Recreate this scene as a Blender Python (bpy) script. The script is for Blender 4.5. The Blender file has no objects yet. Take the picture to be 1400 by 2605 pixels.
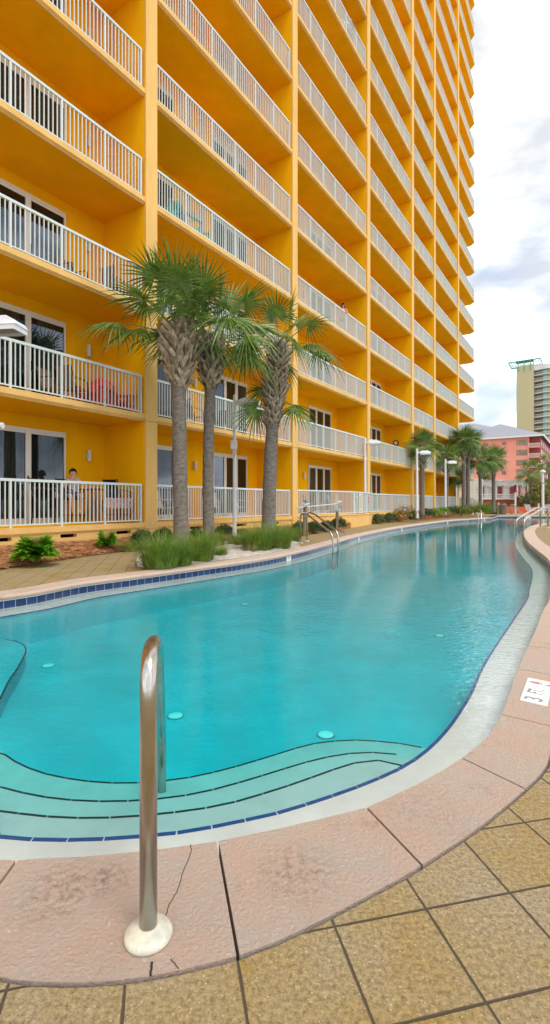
import bpy, bmesh, math, random
from mathutils import Vector, Matrix, noise
from mathutils.geometry import tessellate_polygon
random.seed(7)
R = math.radians
SC = bpy.context.scene
COL = SC.collection

# ------------------------------------------------------------------ camera, world, sun, exposure
F = 1270.0; HZ = 1279.0; CX = 700.0; CAMZ = 1.2          # measured on the photograph
cd = bpy.data.cameras.new('camera'); cam = bpy.data.objects.new('camera', cd); COL.objects.link(cam)
cam.location = (0, 0, CAMZ); cam.rotation_euler = (R(90), 0, 0)
cd.sensor_fit = 'VERTICAL'; cd.sensor_height = 36; cd.lens = 36 * F / 2605
cd.shift_y = -(1302.5 - HZ) / 2605; cd.clip_start = 0.05; cd.clip_end = 4000
SC.camera = cam
SC.view_settings.view_transform = 'Standard'; SC.view_settings.look = 'None'
SC.view_settings.gamma = 1; SC.view_settings.exposure = 0.82
SUN_EL, SUN_AZ = 62, 140                                   # azimuth clockwise from +Y
w = bpy.data.worlds.new('World'); SC.world = w; w.use_nodes = True
nt = w.node_tree; nt.nodes.clear(); N = nt.nodes.new; L = nt.links.new
sky = N('ShaderNodeTexSky'); sky.sky_type = 'NISHITA'; sky.sun_disc = False
sky.sun_elevation = R(SUN_EL); sky.sun_rotation = R(SUN_AZ); sky.air_density = 1.0; sky.dust_density = 1.5
bg1 = N('ShaderNodeBackground'); bg1.inputs[1].default_value = 0.14; L(sky.outputs[0], bg1.inputs[0])
tc = N('ShaderNodeTexCoord'); mp = N('ShaderNodeMapping'); mp.inputs['Scale'].default_value = (1.0, 1.0, 2.1)
mp.inputs['Location'].default_value = (0.35, 1.3, 0.0)
L(tc.outputs['Generated'], mp.inputs[0])
n1 = N('ShaderNodeTexNoise'); n1.inputs['Scale'].default_value = 3.2; n1.inputs['Detail'].default_value = 7; n1.inputs['Roughness'].default_value = 0.52
L(mp.outputs[0], n1.inputs[0])
r1 = N('ShaderNodeValToRGB'); r1.color_ramp.elements[0].position = 0.30; r1.color_ramp.elements[1].position = 0.56
r1.color_ramp.elements[0].color = (.35, .35, .35, 1)
L(n1.outputs[0], r1.inputs[0])
n2 = N('ShaderNodeTexNoise'); n2.inputs['Scale'].default_value = 4.6; n2.inputs['Detail'].default_value = 6; n2.inputs['Roughness'].default_value = 0.5
mp2 = N('ShaderNodeMapping'); mp2.inputs['Location'].default_value = (4.1, 2.2, 1.0); mp2.inputs['Scale'].default_value = (1, 1, 2.4)
L(tc.outputs['Generated'], mp2.inputs[0]); L(mp2.outputs[0], n2.inputs[0])
r2 = N('ShaderNodeValToRGB'); e = r2.color_ramp.elements
e[0].position = 0.40; e[0].color = (0.53, 0.54, 0.56, 1); e[1].position = 0.60; e[1].color = (1.85, 1.85, 1.82, 1)
m = e.new(0.49); m.color = (0.74, 0.755, 0.78, 1)
L(n2.outputs[0], r2.inputs[0])
bg2 = N('ShaderNodeBackground'); bg2.inputs[1].default_value = 0.92; L(r2.outputs[0], bg2.inputs[0])
mx = N('ShaderNodeMixShader'); L(r1.outputs[0], mx.inputs[0]); L(bg1.outputs[0], mx.inputs[1]); L(bg2.outputs[0], mx.inputs[2])
wo = N('ShaderNodeOutputWorld'); L(mx.outputs[0], wo.inputs[0])
sd = bpy.data.lights.new('sun', 'SUN'); sd.energy = 1.1; sd.angle = R(20); sd.color = (1.0, 0.95, 0.87)
sun = bpy.data.objects.new('sun', sd); COL.objects.link(sun); sun.location = (10, -10, 30)
sv = Vector((math.sin(R(SUN_AZ)) * math.cos(R(SUN_EL)), math.cos(R(SUN_AZ)) * math.cos(R(SUN_EL)), math.sin(R(SUN_EL))))
sun.rotation_euler = (-sv).to_track_quat('-Z', 'Y').to_euler()

# ------------------------------------------------------------------ materials
def newmat(name):
    m = bpy.data.materials.new(name); m.use_nodes = True
    return m, m.node_tree, m.node_tree.nodes['Principled BSDF']
def mat(name, col, rough=0.6, metal=0.0, var=0.0, vscale=3.0, bump=0.0, bscale=60.0, spec=0.5, trans=0.0, col2=None, stretch=(1, 1, 1), bdist=0.01, emit=None, objv=False):
    m, t, b = newmat(name); nn = t.nodes.new; ln = t.links.new
    b.inputs['Base Color'].default_value = (*col, 1); b.inputs['Roughness'].default_value = rough
    b.inputs['Metallic'].default_value = metal; b.inputs['Specular IOR Level'].default_value = spec
    tcn = nn('ShaderNodeTexCoord'); mpn = nn('ShaderNodeMapping'); mpn.inputs['Scale'].default_value = stretch
    geo = nn('ShaderNodeNewGeometry')
    ln(tcn.outputs['Object'] if objv else geo.outputs['Position'], mpn.inputs[0])
    if var > 0 or col2:
        nz = nn('ShaderNodeTexNoise'); nz.inputs['Scale'].default_value = vscale; nz.inputs['Detail'].default_value = 6; nz.inputs['Roughness'].default_value = 0.65
        ln(mpn.outputs[0], nz.inputs[0])
        rp = nn('ShaderNodeValToRGB'); el = rp.color_ramp.elements
        c2 = col2 or tuple(max(0, c * (1 - var)) for c in col); c1 = col if col2 else tuple(min(1, c * (1 + var)) for c in col)
        el[0].position = 0.33; el[0].color = (*c2, 1); el[1].position = 0.67; el[1].color = (*c1, 1)
        ln(nz.outputs[0], rp.inputs[0]); ln(rp.outputs[0], b.inputs['Base Color'])
    if bump > 0:
        nb = nn('ShaderNodeTexNoise'); nb.inputs['Scale'].default_value = bscale; nb.inputs['Detail'].default_value = 5
        ln(mpn.outputs[0], nb.inputs[0])
        bp = nn('ShaderNodeBump'); bp.inputs['Strength'].default_value = bump; bp.inputs['Distance'].default_value = bdist
        ln(nb.outputs[0], bp.inputs['Height']); ln(bp.outputs[0], b.inputs['Normal'])
    if trans > 0:
        tr = nn('ShaderNodeBsdfTranslucent'); ms = nn('ShaderNodeMixShader'); ms.inputs[0].default_value = trans
        if var > 0 or col2: ln(rp.outputs[0], tr.inputs[0])
        else: tr.inputs[0].default_value = (*col, 1)
        ln(b.outputs[0], ms.inputs[1]); ln(tr.outputs[0], ms.inputs[2]); ln(ms.outputs[0], t.nodes['Material Output'].inputs[0])
    if emit:
        b.inputs['Emission Color'].default_value = (*emit, 1); b.inputs['Emission Strength'].default_value = 1
    return m
M = {}
M['gold'] = mat('golden_stucco', (.85, .445, .003), .9, var=.07, vscale=1.3, stretch=(1, 1, .3), bump=.25, bscale=90, spec=.08)
M['peach'] = mat('peach_stucco', (.74, .46, .16), .9, var=.09, vscale=1.8, stretch=(1, 1, .25), bump=.25, bscale=90, spec=.08)
M['rail'] = mat('white_rail_paint', (.57, .645, .65), .35, var=.03, vscale=2)
M['frame'] = mat('white_door_frame', (.66, .67, .66), .4)
M['dark'] = mat('interior_shade', (.012, .014, .017), .5)  # near-black colour stands in for the shade inside rooms and vents
M['curtain'] = mat('curtain_fabric', (.26, .22, .15), .9, col2=(.10, .09, .06), vscale=9, stretch=(1, 1, .05))
M['white'] = mat('white_paint', (.6, .6, .59), .45, var=.05, vscale=2)
M['lamp'] = mat('lamp_paint', (.70, .70, .74), .3, var=.05, vscale=6)
M['lens'] = mat('lamp_lens', (.22, .23, .2), .2)
M['steel'] = mat('brushed_steel', (.60, .59, .56), .24, metal=1, col2=(.38, .34, .29), vscale=7, bump=.05, bscale=200, stretch=(1, 1, .35))
M['flange'] = mat('cream_flange', (.68, .64, .5), .4, col2=(.42, .42, .36), vscale=22)
M['mulch'] = mat('pine_straw', (.44, .19, .07), .95, col2=(.15, .06, .02), vscale=30, bump=1, bscale=120, bdist=.02)
M['straw'] = mat('straw_needles', (.62, .30, .12), .9, col2=(.25, .10, .04), vscale=9)
M['sand'] = mat('pale_sand', (.56, .52, .46), .95, col2=(.36, .32, .27), vscale=6, bump=.8, bscale=60, bdist=.02)
M['ground'] = mat('dark_soil', (.05, .042, .032), .95, var=.3, vscale=2)
M['far_ground'] = mat('far_ground', (.42, .39, .33), .95, var=.12, vscale=.3)
M['leaf'] = mat('palm_leaf', (.22, .325, .05), .36, col2=(.05, .13, .02), vscale=5.0, trans=.25)
M['leaf_dry'] = mat('dry_leaf', (.38, .30, .14), .8, var=.2, vscale=4)
M['leaf_far'] = mat('far_palm_leaf', (.21, .31, .05), .5, col2=(.06, .13, .02), vscale=1.5, trans=.22)
M['petiole'] = mat('palm_petiole', (.12, .17, .05), .5)
M['bark'] = mat('palm_bark', (.25, .205, .165), .9, col2=(.105, .09, .078), vscale=9, bump=1, bscale=22, bdist=.03, stretch=(1, 1, 1.8))
M['boot'] = mat('palm_boots', (.50, .40, .29), .85, col2=(.17, .115, .07), vscale=7, bump=.6, bscale=40)
M['fibre'] = mat('palm_fibre', (.2, .105, .05), .95, col2=(.09, .045, .02), vscale=12)
M['grass'] = mat('green_grass', (.25, .38, .035), .6, col2=(.06, .16, .012), vscale=7, trans=.25)
M['grass_dry'] = mat('dry_grass', (.42, .33, .14), .8, var=.2, vscale=9)
M['fern'] = mat('bright_fern', (.26, .55, .02), .5, col2=(.11, .32, .015), vscale=8, trans=.3)
M['shrub'] = mat('shrub_leaf', (.07, .13, .022), .55, col2=(.018, .05, .01), vscale=9, trans=.15)
M['olive'] = mat('olive_leaf', (.22, .22, .03), .6, col2=(.07, .10, .015), vscale=3, trans=.2)
M['red_flower'] = mat('red_flower', (.65, .08, .05), .6, col2=(.5, .2, .12), vscale=8)
M['red'] = mat('red_plastic', (.55, .012, .015), .35)
M['turq'] = mat('turquoise_plastic', (.01, .42, .42), .35)
M['black'] = mat('black_metal', (.015, .014, .014), .45)
M['brownsling'] = mat('brown_sling', (.19, .13, .09), .8)
M['greysling'] = mat('grey_sling', (.27, .24, .24), .8)
M['navy'] = mat('navy_plastic', (.02, .07, .25), .4)
M['pergola'] = mat('pergola_paint', (.50, .48, .45), .6, var=.06, vscale=.5)
M['wood'] = mat('grey_wood', (.22, .17, .11), .85, var=.3, vscale=12, stretch=(1, 1, .1))
M['hose'] = mat('hose_grey', (.62, .62, .6), .45)
M['pink'] = mat('pink_stucco', (.70, .27, .195), .9, var=.05, vscale=.3)
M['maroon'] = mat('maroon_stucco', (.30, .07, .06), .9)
M['orange'] = mat('orange_stucco', (.62, .27, .13), .9)
M['cream'] = mat('cream_stucco', (.43, .385, .22), .9, var=.03, vscale=.1)
M['teal'] = mat('teal_paint', (.05, .28, .24), .6)
M['tealglass'] = mat('teal_glass', (.06, .42, .40), .15)
M['winglass'] = mat('far_window', (.30, .25, .16), .2, col2=(.10, .09, .08), vscale=.6)
M['concrete'] = mat('white_concrete', (.58, .57, .54), .85, var=.06, vscale=.3)
M['redbrick'] = mat('red_brick', (.30, .075, .03), .9, col2=(.17, .04, .02), vscale=6)
M['redwall'] = mat('orange_red_wall', (.62, .09, .02), .7, var=.15, vscale=4)
M['yellow'] = mat('yellow_paint', (.75, .62, .02), .5)
M['bindark'] = mat('bin_slats', (.17, .145, .125), .6, var=.15, vscale=20)
M['skin'] = mat('skin', (.55, .30, .21), .55)
M['hair_dark'] = mat('dark_hair', (.035, .018, .012), .6)
M['hair_brown'] = mat('brown_hair', (.12, .06, .03), .6)
M['top_pattern'] = mat('patterned_top', (.6, .6, .62), .8, col2=(.12, .14, .17), vscale=22)
M['floral'] = mat('floral_towel', (.75, .72, .68), .9, col2=(.55, .05, .08), vscale=16)
M['navyshirt'] = mat('navy_shirt', (.02, .035, .11), .8)
M['redshirt'] = mat('red_shirt', (.6, .03, .02), .8)
M['whiteshirt'] = mat('white_shirt', (.75, .75, .75), .8)
M['denim'] = mat('denim', (.06, .09, .16), .8)
M['lips'] = mat('lips', (.35, .08, .07), .5)
M['eyew'] = mat('eye_white', (.8, .8, .8), .3)
M['signred'] = mat('sign_red', (.55, .06, .06), .6)
M['signink'] = mat('sign_ink', (.10, .10, .10), .6)
M['inlet'] = mat('inlet_white', (.9, .9, .88), .3)
M['inkgrey'] = mat('tile_ink', (.22, .23, .22), .5)
M['signcream'] = mat('sign_cream', (.72, .66, .55), .6)
M['bluetrim'] = mat('blue_trim_tile', (.005, .05, .22), .2, var=.2, vscale=30)
M['blacktrim'] = mat('black_trim_tile', (.004, .012, .02), .25)
M['crack'] = mat('crack', (.03, .02, .018), .95)
M['whitetile'] = mat('white_tile', (.78, .78, .75), .25)
M['plaster'] = mat('pool_plaster', (.62, .60, .575), .7, var=.09, vscale=3)
M['step_plaster'] = mat('pool_step_plaster', (.46, .52, .51), .7, var=.08, vscale=4)
M['wall_plaster'] = mat('pool_side_plaster', (.012, .58, .66), .7, var=.08, vscale=3)  # lighter than the floor colour, to offset the shade on the pool side
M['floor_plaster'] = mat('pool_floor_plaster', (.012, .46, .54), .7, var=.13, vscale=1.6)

def roof_mat():
    m, t, b = newmat('metal_roof'); nn = t.nodes.new; ln = t.links.new
    b.inputs['Base Color'].default_value = (.30, .305, .34, 1); b.inputs['Roughness'].default_value = .55
    return m
M['roof'] = roof_mat()

M['seam'] = mat('roof_seam', (.2, .205, .235), .5)
def glass_mat(name, tint, base):
    m, t, b = newmat(name); nn = t.nodes.new; ln = t.links.new
    b.inputs['Roughness'].default_value = .03; b.inputs['Base Color'].default_value = (*base, 1)
    b.inputs['Specular IOR Level'].default_value = 1.0
    gl = nn('ShaderNodeBsdfGlossy'); gl.inputs['Roughness'].default_value = .02; gl.inputs['Color'].default_value = (.72, .82, 1, 1)
    tr = nn('ShaderNodeBsdfTransparent'); tr.inputs[0].default_value = (*tint, 1)
    fr = nn('ShaderNodeFresnel'); fr.inputs[0].default_value = 1.75
    ms = nn('ShaderNodeMixShader'); ln(fr.outputs[0], ms.inputs[0]); ln(tr.outputs[0], ms.inputs[1]); ln(gl.outputs[0], ms.inputs[2])
    ln(ms.outputs[0], t.nodes['Material Output'].inputs[0]); return m
M['glass'] = glass_mat('door_glass', (.5, .55, .6), (.02, .02, .03))

PAV = 0.2834; PAO = (0.1688, 1.4138); PAA = R(12.5)
def paver_mat():
    m, t, b = newmat('tan_pavers'); nn = t.nodes.new; ln = t.links.new
    g = nn('ShaderNodeNewGeometry')
    mp = nn('ShaderNodeMapping'); mp.vector_type = 'TEXTURE'
    mp.inputs['Location'].default_value = (PAO[0], PAO[1], 0); mp.inputs['Rotation'].default_value = (0, 0, PAA); mp.inputs['Scale'].default_value = (PAV, PAV, PAV)
    ln(g.outputs['Position'], mp.inputs[0])
    sx = nn('ShaderNodeSeparateXYZ'); ln(mp.outputs[0], sx.inputs[0])
    def mth(op, a, bb=None):
        x = nn('ShaderNodeMath'); x.operation = op
        for i, v in enumerate((a, bb)):
            if v is None: continue
            if isinstance(v, (int, float)): x.inputs[i].default_value = v
            else: ln(v, x.inputs[i])
        return x.outputs[0]
    ds = []
    for k in (0, 1):
        f = mth('FRACT', sx.outputs[k]); d = mth('SUBTRACT', 0.5, mth('ABSOLUTE', mth('SUBTRACT', f, 0.5))); ds.append(d)
    d = mth('MINIMUM', ds[0], ds[1])
    wob = nn('ShaderNodeTexNoise'); wob.inputs['Scale'].default_value = 14; ln(g.outputs['Position'], wob.inputs[0])
    d2 = mth('ADD', d, mth('MULTIPLY', mth('SUBTRACT', wob.outputs[0], .5), .012))
    jr = nn('ShaderNodeMapRange'); jr.inputs[1].default_value = .007; jr.inputs[2].default_value = .017; ln(d2, jr.inputs[0])
    fl = nn('ShaderNodeVectorMath'); fl.operation = 'FLOOR'; ln(mp.outputs[0], fl.inputs[0])
    wn = nn('ShaderNodeTexWhiteNoise'); wn.noise_dimensions = '2D'; ln(fl.outputs[0], wn.inputs['Vector'])
    nz = nn('ShaderNodeTexNoise'); nz.inputs['Scale'].default_value = 2.1; nz.inputs['Detail'].default_value = 5; ln(g.outputs['Position'], nz.inputs[0])
    n12 = nn('ShaderNodeTexNoise'); n12.inputs['Scale'].default_value = 9; n12.inputs['Detail'].default_value = 7; n12.inputs['Roughness'].default_value = .7; ln(g.outputs['Position'], n12.inputs[0])
    f1 = mth('ADD', mth('ADD', mth('MULTIPLY', wn.outputs[0], .11), mth('MULTIPLY', nz.outputs[0], .8)), mth('MULTIPLY', n12.outputs[0], .35))
    rp = nn('ShaderNodeValToRGB'); el = rp.color_ramp.elements
    el[0].position = .45; el[0].color = (.265, .165, .028, 1); el[1].position = .85; el[1].color = (.28, .225, .14, 1); ln(f1, rp.inputs[0])
    mm = el.new(.6); mm.color = (.275, .20, .085, 1)
    sp = nn('ShaderNodeTexNoise'); sp.inputs['Scale'].default_value = 70; sp.inputs['Detail'].default_value = 8; sp.inputs['Roughness'].default_value = .85; ln(g.outputs['Position'], sp.inputs[0])
    sr = nn('ShaderNodeMapRange'); sr.inputs[1].default_value = .36; sr.inputs[2].default_value = .64; sr.inputs[3].default_value = .38; sr.inputs[4].default_value = 1.62; ln(sp.outputs[0], sr.inputs[0])
    mu = nn('ShaderNodeVectorMath'); mu.operation = 'SCALE'; ln(rp.outputs[0], mu.inputs[0]); ln(sr.outputs[0], mu.inputs['Scale'])
    vo = nn('ShaderNodeTexVoronoi'); vo.inputs['Scale'].default_value = 55; ln(g.outputs['Position'], vo.inputs[0])
    vr = nn('ShaderNodeMapRange'); vr.inputs[1].default_value = .17; vr.inputs[2].default_value = .10; ln(vo.outputs[0], vr.inputs[0])
    mxc = nn('ShaderNodeMix'); mxc.data_type = 'RGBA'; ln(mth('MULTIPLY', vr.outputs[0], .4), mxc.inputs[0]); ln(mu.outputs[0], mxc.inputs[6]); mxc.inputs[7].default_value = (.66, .60, .48, 1)
    mj = nn('ShaderNodeMix'); mj.data_type = 'RGBA'; ln(jr.outputs[0], mj.inputs[0]); mj.inputs[6].default_value = (.07, .05, .03, 1); ln(mxc.outputs[2], mj.inputs[7])
    ln(mj.outputs[2], b.inputs['Base Color']); b.inputs['Roughness'].default_value = .85
    hh = mth('ADD', mth('MULTIPLY', jr.outputs[0], .8), mth('MULTIPLY', sp.outputs[0], .35))
    bp = nn('ShaderNodeBump'); bp.inputs['Strength'].default_value = .8; bp.inputs['Distance'].default_value = .012; ln(hh, bp.inputs['Height']); ln(bp.outputs[0], b.inputs['Normal'])
    return m
M['paver'] = paver_mat()
STAINS = [(-.66, 1.54, .17, .75), (-.52, 1.60, .10, .6), (.07, 1.62, .17, .7), (.55, 1.95, .25, .35)]   # dirt patches near the foreground joints
def coping_mat():
    m, t, b = newmat('pink_coping'); nn = t.nodes.new; ln = t.links.new
    g = nn('ShaderNodeNewGeometry')
    a = nn('ShaderNodeTexNoise'); a.inputs['Scale'].default_value = 3.4; a.inputs['Detail'].default_value = 9; a.inputs['Roughness'].default_value = .72; ln(g.outputs['Position'], a.inputs[0])
    rp = nn('ShaderNodeValToRGB'); el = rp.color_ramp.elements; el[0].position = .38; el[0].color = (.61, .43, .325, 1); el[1].position = .62; el[1].color = (.55, .455, .38, 1); ln(a.outputs[0], rp.inputs[0])
    st = nn('ShaderNodeTexNoise'); st.inputs['Scale'].default_value = 3.0; st.inputs['Detail'].default_value = 10; st.inputs['Roughness'].default_value = .8; ln(g.outputs['Position'], st.inputs[0])
    sr = nn('ShaderNodeMapRange'); sr.inputs[1].default_value = .57; sr.inputs[2].default_value = .74; ln(st.outputs[0], sr.inputs[0])
    mx = nn('ShaderNodeMix'); mx.data_type = 'RGBA'; ml = nn('ShaderNodeMath'); ml.operation = 'MULTIPLY'; ml.inputs[1].default_value = .65; ln(sr.outputs[0], ml.inputs[0])
    prev = ml.outputs[0]
    for (cx_, cy_, rad, amp) in STAINS:
        ds_ = nn('ShaderNodeVectorMath'); ds_.operation = 'DISTANCE'; ln(g.outputs['Position'], ds_.inputs[0]); ds_.inputs[1].default_value = (cx_, cy_, 0)
        mr_ = nn('ShaderNodeMapRange'); mr_.inputs[1].default_value = rad; mr_.inputs[2].default_value = rad * .2; mr_.inputs[3].default_value = 0; mr_.inputs[4].default_value = amp; ln(ds_.outputs['Value'], mr_.inputs[0])
        n3 = nn('ShaderNodeTexNoise'); n3.inputs['Scale'].default_value = 38; n3.inputs['Detail'].default_value = 8; n3.inputs['Roughness'].default_value = .75; ln(g.outputs['Position'], n3.inputs[0])
        m3 = nn('ShaderNodeMapRange'); m3.inputs[1].default_value = .45; m3.inputs[2].default_value = .65; ln(n3.outputs[0], m3.inputs[0])
        m4 = nn('ShaderNodeMath'); m4.operation = 'MULTIPLY'; ln(mr_.outputs[0], m4.inputs[0]); ln(m3.outputs[0], m4.inputs[1])
        ad = nn('ShaderNodeMath'); ad.operation = 'ADD'; ad.use_clamp = True; ln(prev, ad.inputs[0]); ln(m4.outputs[0], ad.inputs[1]); prev = ad.outputs[0]
    ln(prev, mx.inputs[0]); ln(rp.outputs[0], mx.inputs[6]); mx.inputs[7].default_value = (.17, .11, .075, 1)
    ln(mx.outputs[2], b.inputs['Base Color']); b.inputs['Roughness'].default_value = .8
    v = nn('ShaderNodeTexNoise'); v.inputs['Scale'].default_value = 75; v.inputs['Detail'].default_value = 6; v.inputs['Roughness'].default_value = .7; v.inputs['Distortion'].default_value = 0; ln(g.outputs['Position'], v.inputs[0])
    vr = nn('ShaderNodeMapRange'); vr.inputs[1].default_value = .35; vr.inputs[2].default_value = .65; ln(v.outputs[0], vr.inputs[0])
    bp = nn('ShaderNodeBump'); bp.inputs['Strength'].default_value = 1.0; bp.inputs['Distance'].default_value = .007; ln(vr.outputs[0], bp.inputs['Height']); ln(bp.outputs[0], b.inputs['Normal'])
    return m
M['coping'] = coping_mat()
def tile_mat():
    m, t, b = newmat('blue_pool_tile'); nn = t.nodes.new; ln = t.links.new
    uv = nn('ShaderNodeUVMap'); uv.uv_map = 'UV'
    mp = nn('ShaderNodeMapping'); ln(uv.outputs[0], mp.inputs[0])
    br = nn('ShaderNodeTexBrick'); br.offset = 0; br.inputs['Scale'].default_value = 1; br.inputs['Brick Width'].default_value = .15; br.inputs['Row Height'].default_value = .105
    br.inputs['Mortar Size'].default_value = .004; br.inputs['Color1'].default_value = (.006, .025, .10, 1); br.inputs['Color2'].default_value = (.010, .042, .145, 1); br.inputs['Mortar'].default_value = (.30, .34, .38, 1)
    ln(mp.outputs[0], br.inputs[0]); ln(br.outputs[0], b.inputs['Base Color']); b.inputs['Roughness'].default_value = .15
    return m
M['tile'] = tile_mat()
def water_mat():
    m, t, b = newmat('pool_water'); nn = t.nodes.new; ln = t.links.new
    t.nodes.remove(b)
    g = nn('ShaderNodeNewGeometry')
    mp = nn('ShaderNodeMapping'); mp.inputs['Rotation'].default_value = (0, 0, R(25)); mp.inputs['Scale'].default_value = (1.0, 2.2, 1); ln(g.outputs['Position'], mp.inputs[0])
    a = nn('ShaderNodeTexNoise'); a.inputs['Scale'].default_value = 11; a.inputs['Detail'].default_value = 3; a.inputs['Distortion'].default_value = .6; ln(mp.outputs[0], a.inputs[0])
    # a light breeze ruffles patches of the surface
    br = nn('ShaderNodeTexNoise'); br.inputs['Scale'].default_value = .28; br.inputs['Detail'].default_value = 2; ln(g.outputs['Position'], br.inputs[0])
    rr = nn('ShaderNodeMapRange'); rr.inputs[1].default_value = .42; rr.inputs[2].default_value = .62; rr.inputs[3].default_value = .55; rr.inputs[4].default_value = 1.0; ln(br.outputs[0], rr.inputs[0])
    sy = nn('ShaderNodeSeparateXYZ'); ln(g.outputs['Position'], sy.inputs[0]); sh_ = nn('ShaderNodeMapRange'); sh_.inputs[1].default_value = 9; sh_.inputs[2].default_value = 16; sh_.inputs[3].default_value = 1; sh_.inputs[4].default_value = .22; ln(sy.outputs[1], sh_.inputs[0])   # the far half lies in the lee of the palms and stays calm
    wd_ = nn('ShaderNodeVectorMath'); wd_.operation = 'DISTANCE'; ln(g.outputs['Position'], wd_.inputs[0]); wd_.inputs[1].default_value = (2.2, 6.6, ZW)
    wr_ = nn('ShaderNodeMapRange'); wr_.inputs[1].default_value = 3.6; wr_.inputs[2].default_value = 1.0; wr_.inputs[3].default_value = 0; wr_.inputs[4].default_value = 2.6; ln(wd_.outputs['Value'], wr_.inputs[0])   # steeper ripples added by the right-hand ledge to catch the sky glare
    wa_ = nn('ShaderNodeMath'); wa_.operation = 'ADD'; ln(rr.outputs[0], wa_.inputs[0]); ln(wr_.outputs[0], wa_.inputs[1])
    cb = nn('ShaderNodeMath'); cb.operation = 'MULTIPLY'; ln(wa_.outputs[0], cb.inputs[0]); ln(sh_.outputs[0], cb.inputs[1])
    mu = nn('ShaderNodeMath'); mu.operation = 'MULTIPLY'; ln(a.outputs[0], mu.inputs[0]); ln(cb.outputs[0], mu.inputs[1])
    bp = nn('ShaderNodeBump'); bp.inputs['Strength'].default_value = .22; bp.inputs['Distance'].default_value = .02; ln(mu.outputs[0], bp.inputs['Height'])
    fr = nn('ShaderNodeFresnel'); fr.inputs[0].default_value = 1.42; ln(bp.outputs[0], fr.inputs['Normal'])
    gl = nn('ShaderNodeBsdfGlossy'); gl.inputs['Roughness'].default_value = .0; ln(bp.outputs[0], gl.inputs['Normal'])
    tr = nn('ShaderNodeBsdfTransparent')
    ms = nn('ShaderNodeMixShader'); ln(fr.outputs[0], ms.inputs[0]); ln(tr.outputs[0], ms.inputs[1]); ln(gl.outputs[0], ms.inputs[2])
    out = t.nodes['Material Output']; ln(ms.outputs[0], out.inputs[0])
    va = nn('ShaderNodeVolumeAbsorption'); va.inputs['Color'].default_value = (.0, .982, .984, 1); va.inputs['Density'].default_value = WATER_DENS; ln(va.outputs[0], out.inputs['Volume'])
    return m
WATER_DENS = 1.5; ZW = -.19
M['water'] = water_mat()

# ------------------------------------------------------------------ helpers
WL = {}
def wl(o): return WL.get(o.name, Vector((0, 0, 0)))
def tag(o, label=None, cat=None, group=None, kind=None):
    if label: o['label'] = label
    if cat: o['category'] = cat
    if group: o['group'] = group
    if kind: o['kind'] = kind
    return o
def thing(name, label, cat, loc=(0, 0, 0), rz=0, group=None):
    o = bpy.data.objects.new(name, None); COL.objects.link(o); o.location = loc; o.rotation_euler = (0, 0, rz); o.empty_display_size = .2
    WL[o.name] = Vector(loc)
    return tag(o, label, cat, group)
def link(name, me, parent=None, loc=None, world=False):
    o = bpy.data.objects.new(name, me); COL.objects.link(o)
    if loc: o.location = loc
    if parent:
        o.parent = parent
        if world: o.location = Vector(o.location) - wl(parent)
    WL[o.name] = Vector(o.location) + (wl(parent) if parent else Vector((0, 0, 0)))
    return o
def copy_tree(o, parent=None):
    c = o.copy(); COL.objects.link(c); c.parent = parent
    for ch in list(o.children): copy_tree(ch, c)
    return c
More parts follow.
